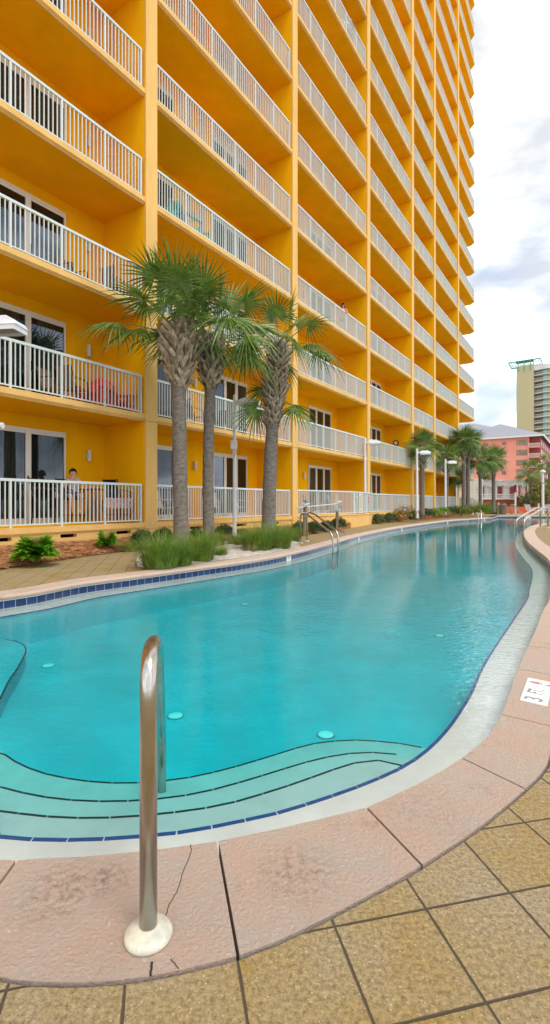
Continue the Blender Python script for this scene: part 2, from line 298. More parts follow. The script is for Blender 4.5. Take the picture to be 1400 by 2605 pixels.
class MB:
    def __init__(s): s.v = []; s.f = []; s.m = []; s.uv = {}
    def add(s, vs, fs, mi=0):
        b = len(s.v); s.v += [tuple(p) for p in vs]
        for f in fs: s.f.append(tuple(b + i for i in f)); s.m.append(mi)
    def box(s, x0, x1, y0, y1, z0, z1, mi=0, fn=None):
        vs = [(x, y, z) for z in (z0, z1) for (x, y) in ((x0, y0), (x1, y0), (x1, y1), (x0, y1))]
        if fn: vs = [fn(*p) for p in vs]
        s.add(vs, [(0, 3, 2, 1), (4, 5, 6, 7), (0, 1, 5, 4), (1, 2, 6, 5), (2, 3, 7, 6), (3, 0, 4, 7)], mi)
    def bar(s, a, b, w, h=None, mi=0, up=(0, 0, 1)):
        a = Vector(a); b = Vector(b); h = h or w; d = (b - a).normalized(); u = Vector(up)
        if abs(d.dot(u)) > .98: u = Vector((0, 1, 0))
        x = d.cross(u).normalized(); y = x.cross(d)
        vs = []
        for p in (a, b):
            for sx, sy in ((-1, -1), (1, -1), (1, 1), (-1, 1)): vs.append(p + x * sx * w / 2 + y * sy * h / 2)
        s.add(vs, [(0, 3, 2, 1), (4, 5, 6, 7), (0, 1, 5, 4), (1, 2, 6, 5), (2, 3, 7, 6), (3, 0, 4, 7)], mi)
    def tube(s, path, r, n=12, mi=0, cap=True):
        P = [Vector(p) for p in path]; rs = r if isinstance(r, (list, tuple)) else [r] * len(P)
        base = len(s.v); ref = None
        for i, p in enumerate(P):
            d = (P[min(i + 1, len(P) - 1)] - P[max(i - 1, 0)]).normalized()
            if ref is None: ref = Vector((1, 0, 0)) if abs(d.x) < .9 else Vector((0, 1, 0))
            u = (ref - d * ref.dot(d)).normalized(); ref = u; v = d.cross(u)
            for k in range(n):
                a = 2 * math.pi * k / n; s.v.append(tuple(p + (u * math.cos(a) + v * math.sin(a)) * rs[i]))
        for i in range(len(P) - 1):
            for k in range(n):
                k2 = (k + 1) % n
                s.f.append((base + i * n + k, base + i * n + k2, base + (i + 1) * n + k2, base + (i + 1) * n + k)); s.m.append(mi)
        if cap:
            s.f.append(tuple(base + k for k in reversed(range(n)))); s.m.append(mi)
            s.f.append(tuple(base + (len(P) - 1) * n + k for k in range(n))); s.m.append(mi)
    def lathe(s, prof, c=(0, 0, 0), n=24, mi=0):
        base = len(s.v)
        for (r, z) in prof:
            for k in range(n):
                a = 2 * math.pi * k / n; s.v.append((c[0] + r * math.cos(a), c[1] + r * math.sin(a), c[2] + z))
        for i in range(len(prof) - 1):
            for k in range(n):
                k2 = (k + 1) % n; s.f.append((base + i * n + k, base + i * n + k2, base + (i + 1) * n + k2, base + (i + 1) * n + k)); s.m.append(mi)
        s.f.append(tuple(base + k for k in reversed(range(n)))); s.m.append(mi)
        s.f.append(tuple(base + (len(prof) - 1) * n + k for k in range(n))); s.m.append(mi)
    def prism(s, poly, z0, z1, mi=0, bottom=True, side_mi=None):
        tri = tessellate_polygon([[Vector((p[0], p[1], 0)) for p in poly]]); n = len(poly)
        ar = sum(poly[i][0] * poly[(i + 1) % n][1] - poly[(i + 1) % n][0] * poly[i][1] for i in range(n))
        b = len(s.v); s.v += [(p[0], p[1], z1) for p in poly] + [(p[0], p[1], z0) for p in poly]
        for t in tri:
            s.f.append(tuple(b + i for i in t)); s.m.append(mi)
            if bottom: s.f.append(tuple(b + n + i for i in reversed(t))); s.m.append(mi)
        for i in range(n):
            j = (i + 1) % n; q = (b + i, b + n + i, b + n + j, b + j)
            s.f.append(q if ar > 0 else tuple(reversed(q))); s.m.append(mi if side_mi is None else side_mi)
    def sheet(s, outer, holes, z, mi=0):
        loops = [[Vector((p[0], p[1], 0)) for p in outer]] + [[Vector((p[0], p[1], 0)) for p in h] for h in holes]
        tri = tessellate_polygon(loops); b = len(s.v)
        for l in loops: s.v += [(p.x, p.y, z) for p in l]
        for t in tri:
            a, bb, c = (s.v[b + i] for i in t)
            cr = (bb[0] - a[0]) * (c[1] - a[1]) - (bb[1] - a[1]) * (c[0] - a[0])
            if abs(cr) < 1e-12: continue
            s.f.append(tuple(b + i for i in (t if cr > 0 else reversed(t)))); s.m.append(mi)
    def mesh(s, name, mats, smooth=False, sharp=None):
        me = bpy.data.meshes.new(name); me.from_pydata(s.v, [], s.f)
        for m_ in (mats if isinstance(mats, (list, tuple)) else [mats]): me.materials.append(M[m_] if isinstance(m_, str) else m_)
        me.polygons.foreach_set('material_index', s.m)
        if smooth: me.polygons.foreach_set('use_smooth', [True] * len(me.polygons))
        me.update(); return me
    def obj(s, name, mats, parent=None, smooth=False, loc=None, world=False):
        return link(name, s.mesh(name, mats, smooth), parent, loc, world)
def bevel(o, w_=.01, seg=2, ang=40):
    md = o.modifiers.new('bevel', 'BEVEL'); md.width = w_; md.segments = seg; md.limit_method = 'ANGLE'; md.angle_limit = R(ang); return o
def W(x, y, z=0.0):                          # pixel on a horizontal plane -> world
    Y = F * (CAMZ - z) / (y - HZ); return Vector(((x - CX) / F * Y, Y, z))
def WD(x, y, Y): return Vector(((x - CX) / F * Y, Y, CAMZ - (y - HZ) / F * Y))     # pixel at a depth
def cr(pts, step):                           # Catmull-Rom through 2D points, resampled
    P = [Vector((p[0], p[1])) for p in pts]; out = []
    for i in range(len(P) - 1):
        a, b, c, d = P[max(i - 1, 0)], P[i], P[i + 1], P[min(i + 2, len(P) - 1)]
        n = max(1, int((c - b).length / step))
        for k in range(n):
            t = k / n
            out.append(.5 * ((2 * b) + (c - a) * t + (2 * a - 5 * b + 4 * c - d) * t * t + (3 * b - a - 3 * c + d) * t ** 3))
    out.append(P[-1]); return out
def resample(P, step):
    out = [P[0].copy()]; acc = 0
    for i in range(len(P) - 1):
        a, b = P[i], P[i + 1]; l = (b - a).length; d = step - acc
        while d <= l and l > 0:
            out.append(a + (b - a) * (d / l)); d += step
        acc = l - (d - step)
    return out
def offs(P, d, closed=False):                # offset to the left of travel
    n = len(P); out = []
    for i in range(n):
        a = P[(i - 1) % n] if closed or i > 0 else P[i]; b = P[(i + 1) % n] if closed or i < n - 1 else P[i]
        t = (b - a).normalized(); out.append(P[i] + Vector((-t.y, t.x)) * d)
    return out

# ------------------------------------------------------------------ pool outline (front edge of the coping), counter-clockwise: near side left -> right, right side, far end, left side back
near_px = [(0, 2189.6), (210, 2181.5), (356, 2168), (554, 2142), (700, 2112), (820, 2084), (932.7, 2054), (1064, 1996), (1175.5, 1930), (1243.7, 1872), (1276, 1819), (1300, 1757), (1319.6, 1700), (1344.9, 1644), (1367.6, 1593), (1380, 1558), (1400, 1512)]
near = [W(x, y).xy for x, y in near_px]
right = [W(1400, 1430.5).xy, W(1367.6, 1400).xy, W(1344.5, 1380).xy, W(1334.4, 1365.5).xy, W(1333, 1355).xy, W(1334, 1349.6).xy, W(1344.5, 1341).xy, W(1359, 1336).xy, W(1373, 1333).xy, W(1400, 1330).xy]
rout = [Vector((22, 33.2)), Vector((30, 36)), Vector((36, 40))]
far_e = [Vector((36, 46.6)), Vector((28, 46.6)), Vector((20.9, 46.6))]
left_px = [(1248, 1319), (1205.8, 1321.8), (1140, 1326.8), (1023.7, 1343), (917.5, 1364.7), (851.7, 1383.5), (765.8, 1406), (700, 1421), (617, 1435), (531, 1447), (435, 1460.4), (334, 1474), (212, 1490.7), (91, 1514.5), (0, 1528)]
left = [W(x, y, -.07).xy for x, y in left_px]
lout = [Vector((-3.95, 5.9)), Vector((-4.2, 5.0)), Vector((-4.1, 4.0)), Vector((-3.6, 3.0)), Vector((-2.7, 2.2)), Vector((-1.75, 1.78))]
seg_near = cr(near + right, .12)
seg_r = cr([right[-1]] + rout, .6)
seg_f = [Vector((36, 46.6)), Vector((20.9, 46.6))]
seg_l = cr(left, .12)
seg_lo = cr([left[-1]] + lout + [near[0]], .12)
OUT = seg_near[:-1] + seg_r + seg_f + seg_l[:-1] + seg_lo[:-1]      # CCW, interior on the left
WALL = offs(OUT, -.025, True)
ZW = -.19; ZL = -.215; ZF = -.62
blue_px = [(0, 2126), (48.6, 2132), (143.7, 2135), (238.8, 2133.8), (356, 2125.7), (437, 2118.8), (530, 2103.8), (705, 2066.7), (781, 2044), (854.3, 2019.7), (917.5, 1997), (975.7, 1973), (1028.8, 1947.8), (1066.7, 1922.6), (1099.6, 1894.7), (1145, 1844), (1175.5, 1798.6), (1195.7, 1765.8), (1225, 1700), (1262, 1640), (1303, 1580), (1340, 1525)]
blue = [W(x, y, ZL).xy for x, y in blue_px]
in_far = offs(OUT, .33, True)
# ledge edge: measured along the near side, offset elsewhere
i_start = min(range(len(seg_near)), key=lambda i: (seg_near[i] - Vector((4.35, 7.9))).length)
i_end = len(seg_near) - 1 + len(seg_r) + 1 + len(seg_l)
LED_A = cr([Vector((-1.35, 2.36))] + blue + [in_far[i_start]], .1)
rest = [in_far[i] for i in range(i_start + 1, len(OUT)) if not (OUT[i].y < 3.0 and OUT[i].x > -3.6 and i > i_start + 50)]
def clean(P, mind=.05):
    o = [P[0]]
    for p in P[1:]:
        if (p - o[-1]).length > mind: o.append(p)
    return o
LED = clean(LED_A + rest)

def ring(z0, z1, P, name, matn, closed=True, flip=False, uv=False):
    mb = MB(); n = len(P); u = 0; us = []
    for i in range(n): us.append(u); u += (P[(i + 1) % n] - P[i]).length
    us.append(u)
    cnt = n if closed else n - 1
    for i in range(cnt):
        a, b = P[i], P[(i + 1) % n]
        q = [(a.x, a.y, z0), (b.x, b.y, z0), (b.x, b.y, z1), (a.x, a.y, z1)]
        mb.add(q, [(3, 2, 1, 0) if not flip else (0, 1, 2, 3)])
    me = mb.mesh(name, matn)
    if uv:
        l = me.uv_layers.new(name='UV')
        for i in range(cnt):
            vals = {0: (us[i], z0), 1: (us[i + 1], z0), 2: (us[i + 1], z1), 3: (us[i], z1)}
            for k, li in enumerate(me.polygons[i].loop_indices):
                vi = me.loops[li].vertex_index % 4; uu, vv = vals[vi]
                l.data[li].uv = (uu, vv - z0)
    return link(name, me)

# ground sheet, paver deck, shell
mb = MB(); mb.sheet([(-900, -300), (900, -300), (900, 1800), (-900, 1800)], [offs(OUT, -.05, True)], -.075)
tag(mb.obj('ground', 'far_ground'), kind='structure')
mb = MB(); mb.sheet([(-30, -14), (60, -14), (60, 58), (-30, 58)], [offs(OUT, -.05, True)], -.06)
tag(mb.obj('paver_bedding', 'ground'), kind='structure')
tag(ring(-.19, -.085, WALL, 'waterline_tiles', 'tile', uv=True), kind='structure')
tag(ring(-.085, -.03, WALL, 'grout_line', 'whitetile'), kind='structure')
tag(ring(ZL - .01, -.19, WALL, 'pool_wall', 'plaster'), kind='structure')
mb = MB(); mb.sheet([(p.x, p.y) for p in WALL], [[(p.x, p.y) for p in LED]], ZL)
tag(mb.obj('pool_ledge', 'plaster'), kind='structure')
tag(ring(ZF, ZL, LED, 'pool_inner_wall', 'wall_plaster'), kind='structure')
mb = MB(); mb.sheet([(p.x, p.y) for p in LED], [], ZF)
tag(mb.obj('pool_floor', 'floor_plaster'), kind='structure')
wp = offs(OUT, -.03, True)
mb = MB(); mb.prism([(p.x, p.y) for p in wp], ZF - .05, ZW)
tag(mb.obj('water', 'water', smooth=False), kind='structure')

# steps
c1_px = [(0, 2061), (83, 2074), (162, 2080), (245, 2081), (330, 2077.5), (415, 2070), (498, 2059), (560, 2050), (700, 2009.6), (781, 1982), (836.6, 1961.5), (897, 1941.8), (927.6, 1935), (963, 1934), (998.4, 1939.8), (1030, 1949)]
c2_px = [(0, 2001), (79.5, 2021.5), (144.5, 2032), (216.8, 2037.7), (289, 2038.8), (356, 2036), (439, 2028), (500, 2019), (600, 1993), (700, 1963), (755.6, 1945), (811, 1930), (869, 1918.5), (930, 1913), (993, 1916), (1060, 1928)]
c3_px = [(0, 1907), (25, 1928.6), (65, 1949.6), (108, 1966), (166, 1979), (226, 1987.5), (289, 1992), (356, 1991), (430, 1985), (500, 1974.5), (600, 1950), (700, 1920), (760.7, 1901), (816, 1888), (872, 1883.6), (922.6, 1882), (978, 1887), (1039, 1894), (1090, 1905)]
steps = []
for k, (px, z) in enumerate(((c1_px, -.29), (c2_px, -.37), (c3_px, -.46))):
    c = cr([W(x, y, z).xy for x, y in px], .08); p0, p1 = c[0], c[-1]
    lo = [Vector((-4.3, p0.y + .5 + .5 * k)), Vector((-3.2, p0.y + .45 + .25 * k)), Vector((-2.2, p0.y + .08 + .06 * k))] if k < 2 else [Vector((-3.9, 4.4)), Vector((-3.0, 3.75)), Vector((-2.35, 3.25))]
    cc = cr(lo + [p0], .1)[:-1] + c
    # outer side of the step runs under the ledge
    outer = [Vector((p.x, p.y)) for p in offs(LED_A, -.08) if p.x <= p1.x + .02]
    outer = [Vector((-4.5, 2.0))] + outer + ([p1 + (p1 - c[-2]).normalized() * .06] if False else [])
    poly = outer + list(reversed(cc))
    steps.append((cc, z, poly))
    mb = MB(); mb.prism([(p.x, p.y) for p in poly], ZF, z, bottom=False)
    tag(mb.obj('pool_step', 'step_plaster'), kind='structure')
# left swim-out bench
loop_px = [(0, 1777), (21.7, 1731.7), (41.5, 1703), (57.8, 1674), (65.7, 1654), (59.6, 1641), (36, 1630.6), (0, 1626)]
lp = cr([W(x, y, -.44).xy for x, y in loop_px], .08)
bench = [Vector((-4.3, lp[0].y - .6)), Vector((-3.2, lp[0].y - .25))] + lp + [Vector((-3.9, lp[-1].y + .1)), Vector((-4.6, lp[-1].y - .3))]
mb = MB(); mb.prism([(p.x, p.y) for p in bench], ZF, -.44, bottom=False); tag(mb.obj('pool_bench', 'floor_plaster'), kind='structure')
def trim(P, z, wdt, matn, name, seg=.15, gap=.006, inner=True):
    mb = MB(); Q = resample(P, seg)
    for i in range(len(Q) - 1):
        a, b = Q[i], Q[i + 1]; d = (b - a).normalized(); nn_ = Vector((-d.y, d.x)); a2 = a + d * gap / 2; b2 = b - d * gap / 2
        for off0, off1, z0, z1 in ((-wdt, .003, z - .008, z + .003),):
            vs = [a2 + nn_ * off0, b2 + nn_ * off0, b2 + nn_ * off1, a2 + nn_ * off1]
            mb.add([(v.x, v.y, z0) for v in vs] + [(v.x, v.y, z1) for v in vs], [(4, 5, 6, 7), (0, 1, 5, 4), (2, 3, 7, 6), (1, 2, 6, 5), (3, 0, 4, 7)])
    tag(mb.obj(name, matn), kind='structure')
trim(LED, ZL, .018, 'bluetrim', 'ledge_trim_tiles')
for cc, z, poly in steps: trim(cc, z, .009, 'blacktrim', 'step_trim_tiles')
trim(lp, -.44, .013, 'blacktrim', 'bench_trim_tiles')

# ------------------------------------------------------------------ coping stones
outer_px = [(0, 2486), (25, 2493.6), (177, 2502), (379, 2486), (607, 2433), (700, 2398), (834, 2334), (1030, 2230), (1073.4, 2202.7), (1221.5, 2104), (1337, 2008), (1375, 1970.5), (1400, 1934)]
co = [W(x, y).xy for x, y in outer_px]
# continue the outer edge off the frame, about 0.3 m outside the pool line
i0 = min(range(len(seg_near)), key=lambda i: (seg_near[i] - Vector((1.52, 3.25))).length)
tail = offs(seg_near, -.42)[i0:]
COUT_near = cr(co, .06) + tail[2:]
lout_o = offs([Vector(p) for p in lout], -.42)
def joint(mb_, a, b): pass
COPX = []          # list of polygons (stones)
gap = .009
def stone_run(inner, outer, cuts):
    """inner/outer polylines same direction; cuts = list of (inner_pt, outer_pt)"""
    def idx(P, p): return min(range(len(P)), key=lambda i: (P[i] - p).length)
    for (a0, b0), (a1, b1) in zip(cuts[:-1], cuts[1:]):
        ia, ja = idx(inner, a0), idx(inner, a1); ib, jb = idx(outer, b0), idx(outer, b1)
        ps = [a0] + inner[ia + 1:ja] + [a1] + [b1] + list(reversed(outer[ib + 1:jb])) + [b0]
        # shrink the end cuts by half a gap
        d0 = ((ps[1] - ps[0]).normalized()); d1 = ((inner[max(ja - 1, ia)] - a1).normalized()) if ja > ia + 1 else -d0
        k = 1 + len(inner[ia + 1:ja])
        ps[0] = ps[0] + d0 * gap / 2; ps[-1] = ps[-1] + d0 * gap / 2
        ps[k] = ps[k] + d1 * gap / 2; ps[k + 1] = ps[k + 1] + d1 * gap / 2
        COPX.append(clean(ps, .004))
inner_near = [p.copy() for p in OUT]
cuts_near = [((-1.45, 1.71), (-1.75, 1.29)), (W(42.5, 2191.6), W(-60, 2330)), (W(554, 2142), W(606, 2433)), (W(932.7, 2056), W(1073.4, 2202.7)), (W(1175.5, 1930), W(1337, 2008.6)), (W(1276.6, 1819), W(1420, 1853)), (W(1319.6, 1702.5), W(1430, 1723)), (W(1346, 1644), W(1440, 1655)), (W(1368, 1593), W(1450, 1597))]
cuts_near = [(Vector(a[:2]), Vector(b[:2])) for a, b in cuts_near]
onear = [Vector((-2.05, 1.28)), Vector((-1.75, 1.27)), Vector((-1.45, 1.24))]
OUTER_N = cr(onear + [co[0]], .06)[:-1] + COUT_near
# regular stones along the rest of the near/right line
ii = min(range(len(seg_near)), key=lambda i: (seg_near[i] - cuts_near[-1][0]).length)
acc = 0; to = offs(seg_near, -.42)
for i in range(ii + 1, len(seg_near) - 2):
    acc += (seg_near[i] - seg_near[i - 1]).length
    if acc > .62: cuts_near.append((seg_near[i], to[i])); acc = 0
stone_run(seg_lo[len(seg_lo) // 2:-1] + seg_near, OUTER_N, cuts_near)
# far-left side: stones 0.3 m wide
ol = offs(seg_l, -.31); cuts = [(seg_l[0], ol[0])]; acc = 0
jl = [W(x, y, -.07).xy for x, y in ((160 / 1.977, 1517), (420 / 1.977, 1490.7), (658 / 1.977, 1474), (858 / 1.977, 1461), (978 / 1.977, 1452.5), (1052 / 1.977, 1447), (1218 / 1.977, 1435))]
jmin = jl[-1].y
for i in range(1, len(seg_l) - 2):
    acc += (seg_l[i] - seg_l[i - 1]).length
    if acc > .9 and seg_l[i].y > jmin + .7: cuts.append((seg_l[i], ol[i])); acc = 0
for p in reversed(jl):
    i = min(range(len(seg_l)), key=lambda i: (seg_l[i] - p).length); cuts.append((seg_l[i], ol[i]))
cuts.append((seg_l[-1], ol[-1])); stone_run(seg_l, ol, cuts)
olo = offs(seg_lo, -.36); k = len(seg_lo) // 2 + 2
cuts = [(seg_lo[i], olo[i]) for i in range(0, k, 6)]; stone_run(seg_lo, olo, cuts)
orr = offs(seg_r, -.4); cuts = [(seg_r[i], orr[i]) for i in range(0, len(seg_r), 3)]; stone_run(seg_r, orr, cuts)
for a in [20.9 + 1.0 * i for i in range(15)]: COPX.append([Vector((a + 1.0 - gap, 46.6)), Vector((a, 46.6)), Vector((a, 46.95)), Vector((a + 1.0 - gap, 46.95))][::-1])
mb = MB()
for ps in COPX:
    if len(ps) > 3: mb.prism([(p.x, p.y) for p in ps], -.072, .003)
cop = tag(mb.obj('pool_coping', 'coping'), kind='structure')
bevel(cop, .007, 2, 50)
# bullnose front edge on the far-left stones
mb = MB(); mb.tube([(p.x, p.y, -.036) for p in offs(seg_l, .0)], .034, 8)
tag(mb.obj('coping_bullnose', 'coping', smooth=True), kind='structure')

# deck pavers: sheet with the coping's outer line as hole
hole = []
fo = [Vector((36.4, 40.0)), Vector((36.4, 46.97)), Vector((20.6, 46.97))]
hole = OUTER_N + orr[1:] + fo + ol + olo[1:k]
hole = clean(offs(clean(hole, .03), -.012, False), .03)
mb = MB(); mb.sheet([(-30, -14), (60, -14), (60, 58), (-30, 58)], [[(p.x, p.y) for p in hole]], 0.0)
tag(mb.obj('paver_deck', 'paver'), kind='structure')
# hairline cracks in the coping stone
mb = MB()
for pts in ([(485.6, 2151), (487.6, 2167), (479.6, 2192), (469.5, 2212), (461, 2240), (451, 2272), (431, 2302), (423, 2329), (416, 2350)], [(435, 2443), (443, 2452), (455, 2468)], [(386.5, 2450), (385.5, 2470), (384, 2487)]):
    for a, b in zip(pts[:-1], pts[1:]):
        A, B = W(*a), W(*b); n_ = 4; prev = A
        for q in range(1, n_ + 1):
            p = A.lerp(B, q / n_); p.x += random.uniform(-.0018, .0018) if q < n_ else 0
            mb.bar((prev.x, prev.y, .0035), (p.x, p.y, .0035), .0022 if pts[0][0] != 386.5 else .006, .001); prev = p
tag(mb.obj('coping_crack', 'crack'), kind='structure')

# ------------------------------------------------------------------ text helper
def text_mesh(txt, size, matn, name='lettering', ext=.002, bold=0.0):
    cu = bpy.data.curves.new('t', 'FONT'); cu.body = txt; cu.size = size; cu.extrude = ext; cu.offset = bold; cu.align_x = 'CENTER'; cu.align_y = 'CENTER'
    o = bpy.data.objects.new('t', cu); COL.objects.link(o); dg = bpy.context.evaluated_depsgraph_get(); dg.update()
    me = bpy.data.meshes.new_from_object(o.evaluated_get(dg)); bpy.data.objects.remove(o); me.name = name
    me.materials.clear(); me.materials.append(M[matn]); return me
# "3 FT NO DIVING" tile set in the near coping
A = W(1280 + 735 / 11.53, 1700 + 310 / 11.53); B = W(1280 + 500 / 11.53, 1700 + 950 / 11.53); C_ = W(1280 + 1300 / 11.53, 1700 + 1140 / 11.53)
up_ = (C_ - B).length; wd = (A - B).length
ex = (A - B).normalized(); ey = Vector((0, 0, 1)).cross(ex)      # reading direction: 3 -> FT -> symbol; letters' top towards the pool
ex = (A - B).normalized(); outw = (C_ - B).normalized()
tl = thing('depth_marker', 'white 3 FT no diving tile set into the pink coping at the right edge', 'depth marker', (B.x, B.y, .003))
def onm(u, v, z=0.0): return Vector((0, 0, z)) + ex * u + outw * v
tl_w, tl_h = wd * 1.02, .30
mb = MB()
for a, b in ((0, .30), (.305, .66), (.665, 1.0)):
    vs = [onm(a * tl_w, 0), onm(b * tl_w, 0), onm(b * tl_w, up_), onm(a * tl_w, up_)]
    if Vector((vs[1] - vs[0])).cross(vs[2] - vs[1]).z < 0: vs = vs[::-1]
    mb.add([(v.x, v.y, 0) for v in vs] + [(v.x, v.y, .003) for v in vs], [(4, 5, 6, 7), (0, 1, 5, 4), (1, 2, 6, 5), (2, 3, 7, 6), (3, 0, 4, 7)])
mb.obj('tile', 'whitetile', tl)
rot = Matrix((ex, -outw, Vector((0, 0, 1)))).transposed().to_4x4()
def put_text(txt, u, v, size, matn, sx=1, par=tl, z=.0035):
    me = text_mesh(txt, size, matn, ext=.0006, bold=.0025); o = link('lettering', me, par); o.matrix_local = Matrix.Translation(onm(u, v, z)) @ rot @ Matrix.Diagonal((sx, 1, 1, 1)); return o
put_text('3', .15 * tl_w, up_ * .5, up_ * .95, 'inkgrey', 1.0)
put_text('FT.', .47 * tl_w, up_ * .5, up_ * .85, 'inkgrey', .62)
put_text('NO\nDIVING', .82 * tl_w, up_ * .84, up_ * .11, 'inkgrey', .5)
mb = MB(); cen = onm(.83 * tl_w, up_ * .36, .004); rad1 = up_ * .27; rad0 = rad1 * .36
ringp = [cen + outw * math.cos(a) * rad1 + ex * math.sin(a) * rad0 for a in [2 * math.pi * i / 24 for i in range(25)]]
mb.tube(ringp, .0016, 5); mb.tube([cen + outw * rad1 * .7 + ex * rad0 * .7, cen - outw * rad1 * .7 - ex * rad0 * .7], .0016, 5); mb.obj('no_diving_symbol', 'signred', tl)
mb = MB(); mb.tube([cen + outw * rad1 * .6 - ex * rad0 * .5, cen, cen - outw * rad1 * .5 + ex * rad0 * .1], .0014, 5); mb.tube([cen - ex * rad0 * .5, cen + outw * rad1 * .1 + ex * rad0 * .5], .0012, 5); mb.obj('diver_figure', 'inkgrey', tl)

# depth tiles on the far waterline band
def at_wall(x):
    best = min(range(len(seg_l)), key=lambda i: abs(seg_l[i].x / seg_l[i].y - (x - CX) / F)); return best
for x, txt, lab in ((735, '4 FT', 'white 4 FT tile in the blue waterline band below the sandy palm bed'), (915, '4 FT', 'white depth tile in the waterline band just past the left pool ladder'), (1023, '4 FT', 'white depth tile in the waterline band below the flowering shrub'), (1140, '4 FT', 'white depth tile in the waterline band near the far left handrail'), (1234, '3 FT', 'white depth tile in the waterline band near the far pool corner')):
    i = at_wall(x); p = seg_l[i]; d = (seg_l[i - 1] - seg_l[i + 1]).normalized(); nr = Vector((-d.y, d.x))
    if nr.dot(-p) < 0: nr = -nr
    t = thing('depth_tile', lab, 'depth marker', (p.x - nr.x * .02, p.y - nr.y * .02, -.14), math.atan2(d.y, d.x), 'depth tiles along the waterline')
    mb = MB(); mb.box(-.13, .13, -.006, .0, -.05, .055); mb.obj('tile', 'whitetile', t)
    me = text_mesh(txt, .11, 'inkgrey'); o = link('lettering', me, t); o.rotation_euler = (R(90), 0, 0); o.location = (0, -.009, 0); o.scale = (.8, 1, 1)
t = thing('depth_tile', 'white 3 FT tile in the straight far end of the pool', 'depth marker', (W(1388, 1318, -.14).x, 46.6, -.14), 0, 'depth tiles along the waterline')
mb = MB(); mb.box(-.25, .25, -.008, .0, -.05, .055); mb.obj('tile', 'whitetile', t)
me = text_mesh('3 FT', .12, 'inkgrey'); o = link('lettering', me, t); o.rotation_euler = (R(90), 0, 0); o.location = (0, -.012, 0)

# inlets on the pool floor
for x, y, lab in ((123, 1692, 'small white round inlet on the pool floor at the far left'), (447, 1819, 'white round inlet on the pool floor just right of the steel handrail'), (829, 1867, 'white round inlet on the pool floor near the curved steps'), (624, 1536, 'faint white inlet on the pool floor out in the deep middle'), (1118, 1616, 'faint inlet on the pool floor beside the right side ledge')):
    p = W(x, y, ZF + .01)
    t = thing('floor_inlet', lab, 'pool inlet', (p.x, p.y, ZF), 0, 'inlets on the pool floor')
    mb = MB(); mb.lathe([(.062, 0), (.062, .008), (.05, .012), (.015, .018)], n=20); mb.obj('cover', 'inlet', t, smooth=False)
    mb = MB(); mb.lathe([(.074, 0), (.074, .004)], n=20); mb.obj('ring', 'inkgrey', t)

# ------------------------------------------------------------------ the yellow tower
D_ = Vector((.5438, .8392)); Nn = Vector((-.8392, .5438)); CF = 3.05 / .2393; ORG = Vector((-CF, 0)); FH = 3.05; Z0 = .645
def fp(s, D, z): p = ORG + D_ * s + Nn * D; return (p.x, p.y, z)
def sx_(x, D=0.0): Y = (CF + 1.1917 * D) / (.648 - (x - CX) / F); return (Y - D * .5438) / .8392
piers = [(8.75, 9.17), (16.73, 17.16), (24.75, 25.15), (32.75, 33.16), (40.55, 41.0), (46.05, 46.48), (53.83, 54.29)]
bays = [(.9, 8.75)] + [(piers[i][1], piers[i + 1][0]) for i in range(6)] + [(54.29, 61.63)]
NFL = 20; DB = 1.8
tw = thing('apartment_tower', 'tall golden yellow apartment tower with white railed balconies beside the pool', 'building', fp(33, 1, 0))
# pier front caps + partition walls
for (a, b) in [(.4, .9)] + piers:
    mb = MB(); zc = [(.2, Z0 - .19), (Z0 - .185, Z0 + FH - .19), (Z0 + FH - .184, NFL * FH + 1.5)]
    for z0, z1 in zc: mb.box(a, b, -.035, .03, z0, z1, 0, fp)
    bevel(mb.obj('pier', 'peach', tw, world=True), .012, 2)
    mb = MB(); mb.box(a + .004, b - .004, .03, DB + .3, -.05, NFL * FH + 1.4, 0, fp); mb.obj('partition_wall', 'gold', tw, world=True)
mb = MB(); mb.box(.4, 61.35, DB, DB + .25, -.05, NFL * FH + 1.4, 0, fp); mb.box(61.1, 61.35, DB + .25, 16, -.05, NFL * FH + 1.4, 0, fp); mb.box(.4, .6, DB + .25, 16, -.05, NFL * FH + 1.4, 0, fp); mb.obj('wall', 'gold', tw, world=True)
mb = MB(); mb.box(.2, 61.6, -.1, 16.3, NFL * FH + 1.42, NFL * FH + 1.8, 0, fp); mb.obj('roof', 'peach', tw, world=True)
# base wall with crawl vents
vents = [(sx_(-40), sx_(33)), (sx_(157), sx_(199)), (sx_(299), sx_(337)), (18.6, 19.2), (21.0, 21.6), (23.2, 23.8), (33.9, 34.5), (36.4, 37), (38.9, 39.5), (42, 42.6), (43.4, 44), (44.8, 45.4), (47.4, 48), (49.2, 49.8), (51, 51.6), (52.6, 53.2), (55.5, 56.1), (58, 58.6)]
mb = MB(); mb.box(.4, 61.35, .04, .2, -.2, .36, 0, fp)
edges = [.4] + [e_ for v_ in vents for e_ in v_] + [61.35]
for i in range(0, len(edges), 2): mb.box(edges[i], edges[i + 1], .04, .2, .36, Z0 - .2, 0, fp)
mb.box(.4, 61.35, .5, .6, -.2, Z0 - .2, 1, fp); mb.obj('base_wall', ['peach', 'dark'], tw, world=True)  # near-black back wall paints in the shade inside the vents

